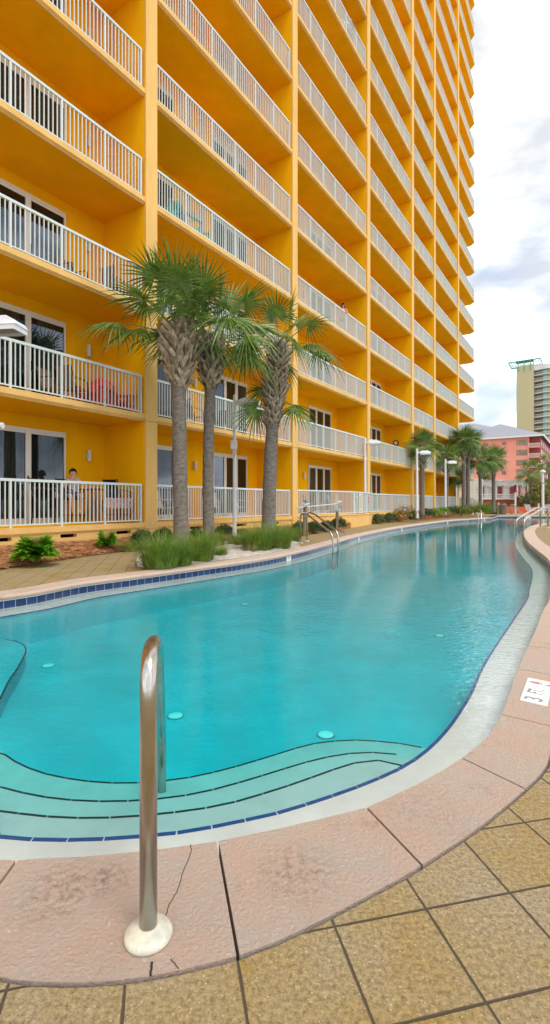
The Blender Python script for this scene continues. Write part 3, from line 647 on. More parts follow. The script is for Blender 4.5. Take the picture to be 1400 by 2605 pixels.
def slab_mesh(b, end=False):
    mb = MB(); a, c = b
    if not end:
        for (D0, D1, z0, z1, mi) in ((.0, .10, -.135, 0, 0), (.02, .10, -.165, -.135, 0), (.045, .10, -.2, -.165, 0), (.10, DB, -.2, 0, 1)):
            mb.box(a, c, D0, D1, z0, z1, mi, fp)
    else:
        def poly(o, z0, z1, mi):
            P = [(a, o), (c - .45 - o * .4, o), (c - o, .45 + o * .4), (c - o, DB + .6), (a, DB + .6)]
            q = [fp(s_, d_, 0)[:2] for s_, d_ in P]; mb.prism(q, z0, z1, mi, side_mi=0)
        poly(0, -.135, 0, 1); poly(.02, -.165, -.135, 1); poly(.045, -.2, -.165, 1)
    return mb.mesh('balcony_slab', ['peach', 'gold'])
def rail_parts(line, h=1.09, post_every=1.28, bal=.116):
    """line: polyline of (s,D). returns meshes balusters, top, post list"""
    mb = MB(); tp = MB(); posts = []
    for (s0, d0), (s1, d1) in zip(line[:-1], line[1:]):
        L_ = math.hypot(s1 - s0, d1 - d0); np_ = max(1, round(L_ / post_every))
        f = lambda t: fp(s0 + (s1 - s0) * t, d0 + (d1 - d0) * t, 0)
        A_, B_ = Vector(f(0)), Vector(f(1)); dr = (B_ - A_).normalized(); upv = Vector((0, 0, 1))
        for k_ in range(np_ + 1):
            t = k_ / np_; t = min(max(t, .025 / L_), 1 - .025 / L_); p = Vector(f(t)); posts.append(p)
            if k_ < np_:
                t1 = (k_ + 1) / np_; n_ = max(1, round((t1 - t) * L_ / bal))
                for q in range(1, n_):
                    pp = Vector(f(t + (t1 - t) * q / n_)); mb.bar(pp + upv * .075, pp + upv * (h - .06), .029, .021, 0, dr)
        mb.bar(A_ + upv * .065, B_ + upv * .065, .032, .03)
        tp.bar(A_ - dr * .0 + upv * (h - .032), B_ + upv * (h - .032), .055, .062)
    return mb.mesh('railing', 'rail'), tp.mesh('top_rail', 'rail'), posts
def post_mesh(line):
    s0, d0 = line[0]; mb = MB(); dr = Vector((D_.x, D_.y, 0)); mb.bar((0, 0, .0), (0, 0, 1.03), .05, .05, 0, dr); return mb.mesh('post', 'rail')
POST = post_mesh([(0, 0)])
SLABS = [slab_mesh(b, i == 7) for i, b in enumerate(bays)]
lines = [[(b[0] + .03, .07), (b[1] - .08, .07)] for b in bays]
lines[7] = [(54.33, .07), (61.15, .07), (61.55, .5), (61.55, 1.9)]
RP = [rail_parts(l) for l in lines]
vis = [0, 6, 8, 11, 13, 15, 17, 19]           # floors built balcony by balcony
# doors
def door_mesh(a, c, n, h=2.5):
    fr = MB(); w_ = .07
    fr.box(a, c, DB - .07, DB, h - w_, h, 0, fp); fr.box(a, c, DB - .07, DB, .0, .06, 0, fp)
    for i in range(n + 1):
        s_ = a + (c - a) * i / n; ww = .05 if i in (0, n) else .075; fr.box(max(a, s_ - ww), min(c, s_ + ww), DB - .068, DB, .06, h - w_, 0, fp)
    for i in range(n):      # sash rails
        s0 = a + (c - a) * i / n + .05; s1 = a + (c - a) * (i + 1) / n - .05
        fr.box(s0, s1, DB - .055, DB - .02, .06, .15, 0, fp); fr.box(s0, s1, DB - .055, DB - .02, h - w_ - .07, h - w_, 0, fp)
    hd = a + (c - a) / 2 + .04; fr.box(hd, hd + .02, DB - .10, DB - .068, .95, 1.2, 1, fp)
    gl = MB(); gl.add([fp(a + .04, DB - .035, .1), fp(c - .04, DB - .035, .1), fp(c - .04, DB - .035, h - .1), fp(a + .04, DB - .035, h - .1)], [(0, 1, 2, 3)])
    bk = MB(); bk.add([fp(a + .04, DB - .004, .06), fp(c - .04, DB - .004, .06), fp(c - .04, DB - .004, h - .06), fp(a + .04, DB - .004, h - .06)], [(0, 1, 2, 3)])  # flat dark sheet painted as the unlit room, the wall has no opening
    cu = MB(); rnd = random.Random(int(a * 10)); st = 60
    for (u0, u1) in ((.06, .40), (.62, .97)):
        pts = [(a + (c - a) * (u0 + (u1 - u0) * i / st), DB - .012 + .008 * math.sin(i * 1.05)) for i in range(st + 1)]
        for (s0, d0), (s1, d1) in zip(pts[:-1], pts[1:]): cu.add([fp(s0, d0, .1), fp(s1, d1, .1), fp(s1, d1, h - .12), fp(s0, d0, h - .12)], [(0, 1, 2, 3)])
    return fr.mesh('sliding_door', ['frame', 'black']), gl.mesh('glass_pane', 'glass'), bk.mesh('room_shade_panel', 'dark'), cu.mesh('curtain', 'curtain')
doors = {1: [(13.25, 15.42, 2), (9.8, 12.4, 2)], 2: [(17.5, 19.64, 2), (21.76, 23.96, 3)], 3: [(25.6, 27.8, 2), (29.29, 31.83, 3)], 4: [(33.6, 35.8, 2), (36.9, 39.37, 3)], 5: [(42.4, 44.9, 2)], 6: [(47, 49.2, 2), (50.4, 52.7, 3)], 7: [(55, 57.2, 2), (58.2, 60.4, 2)], 0: [(1.5, 3.7, 2), (5, 7.2, 2)]}
scs = {0: [4.3], 1: [16.16], 2: [20.71], 3: [28.8], 4: [36.4], 5: [41.6], 6: [49.8], 7: [57.7]}
DM = {(i, k_): door_mesh(*d) for i, ds in doors.items() for k_, d in enumerate(ds)}
def sconce_mesh(s_):
    mb = MB(); p = Vector(fp(s_, DB - .09, 0)); mb.tube([(p.x, p.y, 1.75), (p.x, p.y, 2.08)], .058, 14)
    mb.box(s_ - .045, s_ + .045, DB - .05, DB - .001, 1.88, 2.0, 0, fp); return mb.mesh('wall_lamp', 'white')
SM = {i: [sconce_mesh(s_) for s_ in v_] for i, v_ in scs.items()}
rest = MB(); restr = MB()
def addmesh(mb, me, dz, moff=0):
    b = len(mb.v); mb.v += [(v.co.x, v.co.y, v.co.z + dz) for v in me.vertices]
    for p in me.polygons: mb.f.append(tuple(b + i for i in p.vertices)); mb.m.append(p.material_index)
for i in range(8):
    for k_ in range(NFL):
        z = Z0 + FH * k_
        if k_ < vis[i]:
            sl = link('balcony_slab', SLABS[i], tw, (0, 0, z), True)
            ln_ = None
            if not (i == 3 and k_ == 0):
                rl = link('railing', RP[i][0], tw, (0, 0, z), True)
                link('top_rail', RP[i][1], rl, (0, 0, z), True)
                for p in RP[i][2]: link('post', POST, rl, (p.x, p.y, z), True)
            if k_ < 10:
                for q in range(len(doors[i])):
                    dm = DM[(i, q)]; dd = link('sliding_door', dm[0], tw, (0, 0, z), True)
                    link('glass_pane', dm[1], dd, (0, 0, z), True); link('room_shade_panel', dm[2], dd, (0, 0, z), True)
                    if (i * 7 + q * 3 + k_) % 4 != 1 or i == 1 and k_ == 0: link('curtain', dm[3], dd, (0, 0, z), True)
                for sm in SM[i]: link('wall_lamp', sm, tw, (0, 0, z), True)
        else:
            addmesh(rest, SLABS[i], z); addmesh(restr, RP[i][0], z); addmesh(restr, RP[i][1], z)
            for p in RP[i][2]: restr.box(p.x - .02, p.x + .02, p.y - .02, p.y + .02, z, z + 1.03)
tag(rest.obj('upper_balcony_slabs', ['peach', 'gold'], tw, world=True), kind='stuff')
tag(restr.obj('upper_railings', 'rail', tw, world=True), kind='stuff')
# ground-floor terrace that juts out in bay 3
TA = Vector(fp(25.16, 0, 0)).xy; TB = Vector((3.94, 24.4)); TC = Vector(fp(sx_(951), 0, 0)).xy
inn = Vector(fp(25.16, .3, 0)).xy; inn2 = Vector(fp(sx_(951), .3, 0)).xy
mb = MB(); mb.prism([(TA.x, TA.y), (TB.x, TB.y), (TC.x, TC.y), (inn2.x, inn2.y), (inn.x, inn.y)], -.1, Z0 - .06, 0)
def sh(p, d): return p
mb.prism([tuple(p) for p in offs([TA, TB, TC, inn2, inn], -.03, True)], Z0 - .058, Z0 - .004, 0)
bevel(mb.obj('terrace_base', 'peach', tw, world=True), .015, 2)
def sd_of(p): q = p - ORG; return (q.dot(D_), q.dot(Nn))
tl_ = [sd_of(TA + (TB - TA).normalized() * .05 + Vector(Nn) * .05), sd_of(TB + Vector(Nn) * .09), sd_of(TC + Vector(Nn) * .06 - (TC - TB).normalized() * .08)]
tr_ = rail_parts(tl_, 1.12)
rl = link('terrace_railing', tr_[0], tw, (0, 0, Z0), True); link('top_rail', tr_[1], rl, (0, 0, Z0), True)
for p in tr_[2]: link('post', POST, rl, (p.x, p.y, Z0), True)

# signs on the terrace return
def on_return(t): p = TB + Vector(Nn) * .09 + (TC + Vector(Nn) * .06 - (TC - TB).normalized() * .08 - TB - Vector(Nn) * .09) * t; return p
rd = (on_return(1) - on_return(0)).normalized(); ra = math.atan2(rd.y, rd.x)
def sign(name, label, t, wdt, z0, z1, base, builder):
    p = on_return(t); o = thing(name, label, 'sign', (p.x - Nn.x * 0 + rd.y * .04, p.y - rd.x * .04, z0), ra)
    mb = MB(); mb.box(-wdt / 2, wdt / 2, -.008, .008, 0, z1 - z0); mb.obj('board', base, o); builder(o, wdt, z1 - z0); return o
def tx(o, txt, x, z, size, matn, sx=1):
    me = text_mesh(txt, size, matn, ext=.001); q = link('lettering', me, o); q.rotation_euler = (R(90), 0, 0); q.location = (x, -.011, z); q.scale = (sx, 1, 1)
def rules(o, wd_, h_):
    mb = MB(); mb.box(-wd_ / 2 + .03, wd_ / 2 - .03, -.0095, -.008, h_ - .1, h_ - .02); mb.obj('header', 'signcream', o)
    tx(o, 'POOL RULES', 0, h_ - .06, .085, 'signred', 1.4)
    z = h_ - .17
    mb = MB(); rr = random.Random(3)
    while z > .2:
        x = -wd_ / 2 + .05
        while x < wd_ / 2 - .08:
            l_ = rr.uniform(.03, .11); mb.box(x, min(x + l_, wd_ / 2 - .05), -.0095, -.008, z, z + .016); x += l_ + .02
        z -= .042
    mb.obj('small_print', 'signink', o)
    tx(o, 'NO DIVING', 0, .1, .075, 'signink', 1.4)
sign('pool_rules_sign', 'tall cream pool rules board with red heading on the white terrace railing', .30, .78, Z0 + .04, Z0 + 1.1, 'signcream', rules)
def small(o, wd_, h_): tx(o, 'NOTICE', 0, h_ * .66, .07, 'signink'); tx(o, 'POOL', .06, h_ * .3, .05, 'signink')
sign('notice_sign', 'small white notice sign at the corner of the terrace railing', .085, .38, Z0 + .78, Z0 + 1.0, 'white', small)
def redb(o, wd_, h_):
    mb = MB(); mb.box(-wd_ / 2 + .03, wd_ / 2 - .03, -.0095, -.008, .03, h_ - .03); mb.obj('panel', 'signred', o); tx(o, 'NO\nGLASS', 0, h_ / 2, .085, 'signcream', 1.2)
sign('warning_sign', 'small dark red sign with white border right of the pool rules board', .72, .36, Z0 + .5, Z0 + .9, 'white', redb)

# ------------------------------------------------------------------ planting beds
def bed(name, front, back, matn, zf=.012, zb=.30, nr=10, bump=.05, seed=1, crown=0.0):
    """front/back: equal-length lists of 2D points"""
    mb = MB(); n = len(front)
    for i in range(n):
        for j in range(nr + 1):
            t = j / nr; p = front[i].lerp(back[i], t); z = zf + (zb - zf) * (t ** .8) + crown * math.sin(math.pi * t)
            if 0 < j < nr or True: z += bump * (noise.noise(Vector((p.x * 2.2, p.y * 2.2, seed))) + .4 * noise.noise(Vector((p.x * 7, p.y * 7, seed)))) * min(1, 4 * t * (1 - t) + .15)
            mb.v.append((p.x, p.y, z if j else -.02))
    for i in range(n - 1):
        for j in range(nr): a = i * (nr + 1) + j; mb.f.append((a, a + nr + 1, a + nr + 2, a + 1)); mb.m.append(0)
    me = mb.mesh(name, matn, True)
    o = link(name, me); bm = bmesh.new(); bm.from_mesh(me); bmesh.ops.recalc_face_normals(bm, faces=bm.faces)
    if sum(f.normal.z for f in bm.faces) < 0: bmesh.ops.reverse_faces(bm, faces=bm.faces)
    bm.to_mesh(me); bm.free(); return tag(o, kind='structure')
mfront_px = [(-160, 1478), (0, 1449), (167, 1423), (324, 1401), (400, 1392), (500, 1384), (600, 1376), (700, 1368.5), (737, 1366), (784.5, 1360), (843, 1350.5), (892, 1343.5)]
mf = cr([W(x, y, .012).xy for x, y in mfront_px], .25)
def to_wall(p, D=.045):                      # straight across to the wall
    q = p - ORG; s_ = q.dot(D_); return Vector(fp(s_, D, 0)).xy
def to_wall2(p):
    b_ = to_wall(p); return b_
mbk = []
for p in mf:
    b_ = to_wall(p); q = b_ - ORG; s_ = q.dot(D_)
    if s_ > 25.16:
        t = (s_ - 25.16) / 3.6; b_ = TA.lerp(TB, min(1, max(0, t)) * .98)
    mbk.append(b_)
bed('mulch_bed', mf, mbk, 'mulch', zb=.22, seed=2)
mf2_px = [(952, 1333.4), (1000, 1328), (1050, 1323.6), (1100, 1319.4), (1165, 1312.5), (1200, 1309)]
mf2 = cr([W(x, y, .012).xy for x, y in mf2_px], .4)
mf2b = [to_wall(p) if (p - ORG).dot(D_) < 61 else p + Vector((-3, 3)) for p in mf2]
bed('mulch_bed', mf2, mf2b, 'mulch', zb=.3, seed=5)
# sand bed with the palms
sf_px = [(349, 1441), (400, 1450.5), (430, 1447), (529, 1436), (614.6, 1425), (700, 1413), (745, 1402), (764, 1394)]
sb_px = [(345, 1436), (352, 1416), (390, 1399), (490, 1386.5), (590, 1378), (690, 1370.5), (725, 1372), (757, 1389)]
sf = [W(x, y).xy for x, y in sf_px]
sf = [min(ol, key=lambda q: (q - p).length) - Vector((0, -.0)) if 0 < i < 7 else p for i, p in enumerate(sf)]
sbk = [W(x, y).xy for x, y in sb_px]
sfc, sbc = [], []
for i in range(len(sf) - 1):
    for q in range(8): sfc.append(sf[i].lerp(sf[i + 1], q / 8)); sbc.append(sbk[i].lerp(sbk[i + 1], q / 8))
sfc.append(sf[-1]); sbc.append(sbk[-1])
bed('sand_bed', sfc, sbc, 'sand', zb=.05, zf=.02, nr=14, bump=.07, seed=9, crown=.07)
# pine straw needles lying over the mulch
rs = random.Random(5)
def straw(name, fr, bk, cnt, lmin, lmax, wdt, zf, zb, matn, yl=None):
    mb = MB(); n = len(fr) - 1
    wts = [((fr[i] - bk[i]).length * (fr[i + 1] - fr[i]).length) / (fr[i].y ** 1.5) for i in range(n)]
    for _ in range(cnt):
        i = rs.choices(range(n), wts)[0]; t = rs.random(); u = rs.random()
        p = fr[i].lerp(fr[i + 1], u).lerp(bk[i].lerp(bk[i + 1], u), t)
        z = zf + (zb - zf) * t ** .8 + .05 * (noise.noise(Vector((p.x * 2.2, p.y * 2.2, 2))) + .4 * noise.noise(Vector((p.x * 7, p.y * 7, 2)))) * min(1, 4 * t * (1 - t) + .15) + rs.uniform(.0, .035)
        a = rs.uniform(0, math.pi); l_ = rs.uniform(lmin, lmax); dx, dy = math.cos(a) * l_ / 2, math.sin(a) * l_ / 2; tz = rs.uniform(-.03, .03); c = rs.uniform(-.02, .02)
        nx, ny = -math.sin(a) * wdt, math.cos(a) * wdt
        mb.add([(p.x - dx - nx, p.y - dy - ny, z - tz), (p.x - dx + nx, p.y - dy + ny, z - tz + wdt), (p.x + nx + c, p.y + ny + c, z + .012 + wdt), (p.x - nx + c, p.y - ny + c, z + .012), (p.x + dx + nx, p.y + dy + ny, z + tz + wdt), (p.x + dx - nx, p.y + dy - ny, z + tz)], [(0, 3, 2, 1), (3, 5, 4, 2)])
    return tag(mb.obj(name, matn), kind='stuff')
straw('pine_straw', mf, mbk, 22000, .10, .28, .0036, .02, .24, 'straw')
straw('pine_straw', mf2, mf2b, 2500, .15, .3, .006, .02, .3, 'straw')
tw_ = MB()
for _ in range(120):
    i = rs.randrange(len(sfc) - 1); p = sfc[i].lerp(sbc[i], rs.uniform(.03, .9)); a = rs.uniform(0, 6.3); l_ = rs.uniform(.03, .16)
    tw_.bar((p.x, p.y, .075), (p.x + math.cos(a) * l_, p.y + math.sin(a) * l_, .075 + rs.uniform(0, .03)), .004)
tag(tw_.obj('sand_litter', 'fibre'), kind='stuff')

# ------------------------------------------------------------------ plants
def blade(mb, p, az, h, lean, wdt, mi=0, seg=4, curl=1.6):
    d = Vector((math.cos(az), math.sin(az), 0)); sdv = Vector((-math.sin(az), math.cos(az), 0)); b = len(mb.v)
    for i in range(seg + 1):
        t = i / seg; q = Vector(p) + d * lean * h * t ** curl + Vector((0, 0, h * (t - .42 * lean * t ** 2.4))); w_ = wdt * (1 - t * .92)
        mb.v.append(tuple(q - sdv * w_)); mb.v.append(tuple(q + sdv * w_))
    for i in range(seg): a = b + 2 * i; mb.f.append((a, a + 1, a + 3, a + 2)); mb.m.append(mi)
def grass_clump(loc, h, r, n, label, seed, dry=.08, lean=.8, wdt=.004, mats=('grass', 'grass_dry'), group='grass clumps in the planting beds', name='grass_clump'):
    rn = random.Random(seed); t = thing(name, label, 'grass clump', loc, 0, group); g = MB(); dr = MB()
    for i in range(n):
        a = rn.uniform(0, 6.283); rr = r * math.sqrt(rn.random()) * .55; p = (math.cos(a) * rr, math.sin(a) * rr, -.03); az = a + rn.gauss(0, .6)
        hh = h * rn.choice((rn.uniform(.35, .8), rn.uniform(.7, 1.25))) * (1 - .35 * rr / r)
        blade(dr if rn.random() < dry else g, p, az, hh, lean * rn.uniform(.25, 1.25) * (.35 + rr / r), wdt * rn.uniform(.6, 1.3))
    g.obj('green_blades', mats[0], t); dr.obj('dry_blades', mats[1], t); return t
GC = [(408, 1438, .62, .50, 1500, 'broad green grass clump at the left end of the sandy palm bed', .1, .95),
      (455, 1432, .55, .42, 900, 'green grass clump leaning out in front of the leftmost palm trunk', .06, .95),
      (508, 1421, .62, .46, 1200, 'tall green grass clump on the sand between two grass clumps', .07, .9),
      (560, 1411, .30, .24, 320, 'small sparse grass tuft alone on the pale sand', .15, .9),
      (545, 1392, .50, .42, 700, 'yellow green grass clump behind the second palm trunk', .15, .8),
      (605, 1390, .42, .4, 600, 'low grass clump at the foot of the white lamp post', .2, .8),
      (655, 1398, .66, .55, 1500, 'full green grass clump in front of the third palm trunk', .07, .9),
      (705, 1392, .66, .55, 1400, 'arching grass clump at the right end of the sandy bed', .08, .95),
      (640, 1401, .28, .28, 320, 'low browned grass tuft at the front of the sand bed', .75, .9),
      (735, 1378, .55, .5, 900, 'bright yellow green grass clump beside the paver path', .12, .95),
      (168, 1400, .28, .25, 260, 'small dry grass tuft between the two bright ferns', .4, .8),
      (330, 1398, .3, .3, 300, 'thin light grass tuft left of the round dark shrubs', .2, .9)]
for i, (x, y, h, r, n, lab, dry, ln) in enumerate(GC):
    p = W(x, y, .05); grass_clump((p.x, p.y, .05), h * 1.22, r * 1.08, int(n * 1.5), lab, 40 + i, dry, ln, wdt=.0045)
p = Vector(WD(1222, 1303, 43.5)); grass_clump((p.x, p.y, p.z), 1.1, 1.7, 900, 'wide green grass clump on the bed beyond the far left handrail', 71, .1, 1.0, wdt=.02)
p = Vector(WD(1182, 1306, 40.5)); grass_clump((p.x, p.y, p.z), .9, 1.1, 500, 'dark green grass clump behind the far left handrail', 72, .05, 1.0, wdt=.02)

def leafball(mb, c, rx, ry, rz, n, ls, rn, mi=0, lump=.25, seedz=0):
    for _ in range(n):
        a = rn.uniform(0, 6.283); u = rn.uniform(-.25, 1); q = Vector((math.cos(a) * math.sqrt(1 - u * u), math.sin(a) * math.sqrt(1 - u * u), u))
        k_ = (1 + lump * noise.noise(q * 2.3 + Vector((seedz, 0, 0)))) * (rn.random() ** .33 * .35 + .66)
        p = Vector((c[0] + q.x * rx * k_, c[1] + q.y * ry * k_, c[2] + q.z * rz * k_))
        nrm = (q + Vector((rn.gauss(0, .5), rn.gauss(0, .5), rn.gauss(0, .5)))).normalized(); t1 = nrm.orthogonal().normalized(); t1.rotate(Matrix.Rotation(rn.uniform(0, 6.28), 3, nrm)); t2 = nrm.cross(t1)
        s_ = ls * rn.uniform(.6, 1.3)
        mb.add([p - t1 * s_, p + t2 * s_ * .38, p + t1 * s_, p - t2 * s_ * .38], [(0, 1, 2, 3)], mi)
def shrub(loc, r, h, label, seed, n=1500, ls=.035, matn='shrub', blades=True, group='low shrubs along the building', flowers=None):
    rn = random.Random(seed); t = thing('shrub', label, 'shrub', loc, 0, group); mb = MB()
    leafball(mb, (0, 0, 0), r * .9, r * .9, h * .9, n, ls, rn, seedz=seed)
    if blades:
        for _ in range(n // 2):
            a = rn.uniform(0, 6.283); rr = r * rn.uniform(.1, .75); blade(mb, (math.cos(a) * rr, math.sin(a) * rr, h * .35 * (1 - rr / r)), a, h * rn.uniform(.45, .75), rn.uniform(.5, 1.3), .006, 0, 3)
    mb.obj('foliage', matn, t)
    st = MB()
    for a in range(5): st.tube([(0, 0, -.02), (math.cos(a * 1.26) * r * .5, math.sin(a * 1.26) * r * .5, h * .6)], .012, 5)
    st.obj('stems', 'fibre', t)
    if flowers:
        fl = MB(); leafball(fl, (0, 0, .02), r * 1.02, r * 1.02, h * 1.05, flowers[1], ls * 1.2, rn, lump=.3, seedz=seed); fl.obj('flowers', flowers[0], t)
    return t
SH = [(360, 1377, .30, .34, 'round dark shrub leftmost of the mounds behind the grass'), (414, 1372, .32, .34, 'round dark shrub just left of the leftmost palm trunk'),
      (500, 1370, .32, .34, 'low round shrub between the two left palm trunks'), (572, 1362, .38, .42, 'rounded shrub behind the white lamp post'), (618, 1366, .28, .3, 'small dark shrub between lamp post and third palm'),
      (764, 1348, .38, .36, 'dark round shrub behind the left pool ladder'), (797, 1346, .36, .34, 'dark round shrub second from the ladder under the terrace railing'),
      (832, 1343, .36, .34, 'dark round shrub third along below the hose bar'), (862, 1336, .38, .38, 'dark round shrub beside the right hose post')]
for i, (x, y, r, h, lab) in enumerate(SH):
    base = to_wall(W(x, 1380, .1).xy)
    Yd = {0: 12.7, 1: 13.4, 2: 15.2, 3: 16.4, 4: 17.0, 5: 18.3, 6: 19.3, 7: 20.4, 8: 21.5}[i]
    p = WD(x, y, Yd); shrub((p.x, p.y, min(p.z, .3)), r, h, lab, 90 + i, 1300)
SH2 = [(962, 1324, 28.2, .55, .42, 'clipped green shrub just past the terrace corner', 'shrub', None), (990, 1320, 30, .5, .42, 'second clipped green shrub past the terrace corner', 'shrub', None),
       (1030, 1316, 31, 1.0, .75, 'large loose shrub with pale pinkish new leaves by the lamp post', 'olive', ('red_flower', 60)), (1056, 1316, 31.5, .5, .5, 'leafy green shrub at the foot of the far lamp post', 'shrub', None),
       (1088, 1308, 34, .5, .42, 'small green shrub right of the lone palm trunk', 'shrub', None), (1106, 1306, 35.5, .6, .42, 'low spreading green shrub under the ground floor railing', 'grass', None),
       (1127, 1303, 37.5, .6, .42, 'low green shrub left of the leaning palm trunk', 'grass', None), (1146, 1301, 39, .5, .42, 'dark green shrub right of the leaning palm trunk', 'shrub', None), (1162, 1301, 41, .6, .5, 'dark shrub at the end of the building bed', 'shrub', None)]
for i, (x, y, Yd, r, h, lab, mt, fl) in enumerate(SH2):
    p = WD(x, y, Yd); shrub((p.x, p.y, max(p.z, .02)), r, h, lab, 120 + i, 700, .06, mt, True, flowers=fl)
def fern(loc, r, h, n, label, seed):
    rn = random.Random(seed); t = thing('fern', label, 'fern', loc, 0, 'bright ferns in the mulch'); mb = MB()
    for k_ in range(n):
        az = rn.uniform(0, 6.283); L_ = rn.uniform(.7, 1.1); up = rn.uniform(.35, 1.0); d = Vector((math.cos(az), math.sin(az), 0)); sdv = Vector((-d.y, d.x, 0)); ns = 13
        for i in range(ns):
            t0 = i / ns; p = d * r * L_ * (1 - up * .55) * t0 + Vector((0, 0, h * (up * t0 * 1.25 - .45 * t0 * t0)))
            wl_ = .085 * math.sin(math.pi * min(1, t0 * .85 + .15)) * r / .5
            for sg in (-1, 1):
                tip = p + sdv * sg * wl_ + d * wl_ * .5 + Vector((0, 0, wl_ * .35))
                mb.add([p, p + d * .035 * r * 2, tip + d * .012, tip - d * .006], [(0, 1, 2, 3)])
    mb.obj('fronds', 'fern', t); st = MB(); st.tube([(0, 0, -.03), (0, 0, .05)], .02, 6); st.obj('stem', 'fibre', t)
p = WD(92, 1400, 9.5); fern((p.x, p.y, .12), .62, .62, 260, 'large bright green fern near the left end of the mulch bed', 3)
p = WD(272, 1388, 12.0); fern((p.x, p.y, .16), .42, .52, 110, 'smaller bright green fern below the first balcony pier', 4)

# ------------------------------------------------------------------ palms
def frond(mb, pet, base, az, el, plen, Rr, n, droop, rn, sag=.35):
    d0 = Vector((math.cos(az) * math.cos(el), math.sin(az) * math.cos(el), math.sin(el)))
    pts = [Vector(base)]; d = d0.copy(); p = Vector(base)
    for i in range(4): p = p + d * plen / 4; d = (d + Vector((0, 0, -sag / 4))).normalized(); pts.append(p.copy())
    pet.tube(pts, [.020, .016, .013, .011, .009], 5)
    fwd = d; side = fwd.cross(Vector((0, 0, 1)))
    side = side.normalized() if side.length > .1 else Vector((1, 0, 0))
    side.rotate(Matrix.Rotation(rn.gauss(0, .35), 3, fwd))
    nrm = side.cross(fwd).normalized()
    span = R(rn.uniform(118, 138)); da = 2 * span / (n - 1)
    for i in range(n):
        a = -span + da * i; dr = (fwd * math.cos(a) + side * math.sin(a)).normalized(); cs = dr.cross(nrm).normalized()
        Lr = Rr * (.72 + .28 * math.cos(a * .75)) * rn.uniform(.88, 1.06); b = len(mb.v); lift = rn.gauss(0, .07); fold = .10 * math.cos(a) - .06
        st = (0.02, .18, .34, .64, 1.0); tipd = droop * rn.uniform(.5, 1.5)
        for t in st:
            r_ = Lr * t; wd_ = 2 * r_ * math.tan(da / 2) * .52 if t <= .34 else 2 * Lr * .34 * math.tan(da / 2) * .52 * max(0.0, 1 - (t - .34) / .66) ** .75 + .0015
            q = p + dr * r_ + nrm * (lift * r_ * t - .30 * abs(math.sin(a * .5)) * r_ * .6 + fold * r_) + Vector((0, 0, -tipd * Lr * t ** 2.4))
            mb.v += [tuple(q - cs * wd_), tuple(q + nrm * wd_ * .7), tuple(q + cs * wd_)]
        for k_ in range(4):
            s_ = b + 3 * k_; mb.f += [(s_, s_ + 1, s_ + 4, s_ + 3), (s_ + 1, s_ + 2, s_ + 5, s_ + 4)]; mb.m += [0, 0]
def trunk_path(base, top, bend, n=14):
    b, t = Vector(base), Vector(top); out = []
    for i in range(n + 1): u = i / n; out.append(b.lerp(t, u) + Vector(bend) * math.sin(math.pi * u))
    return out
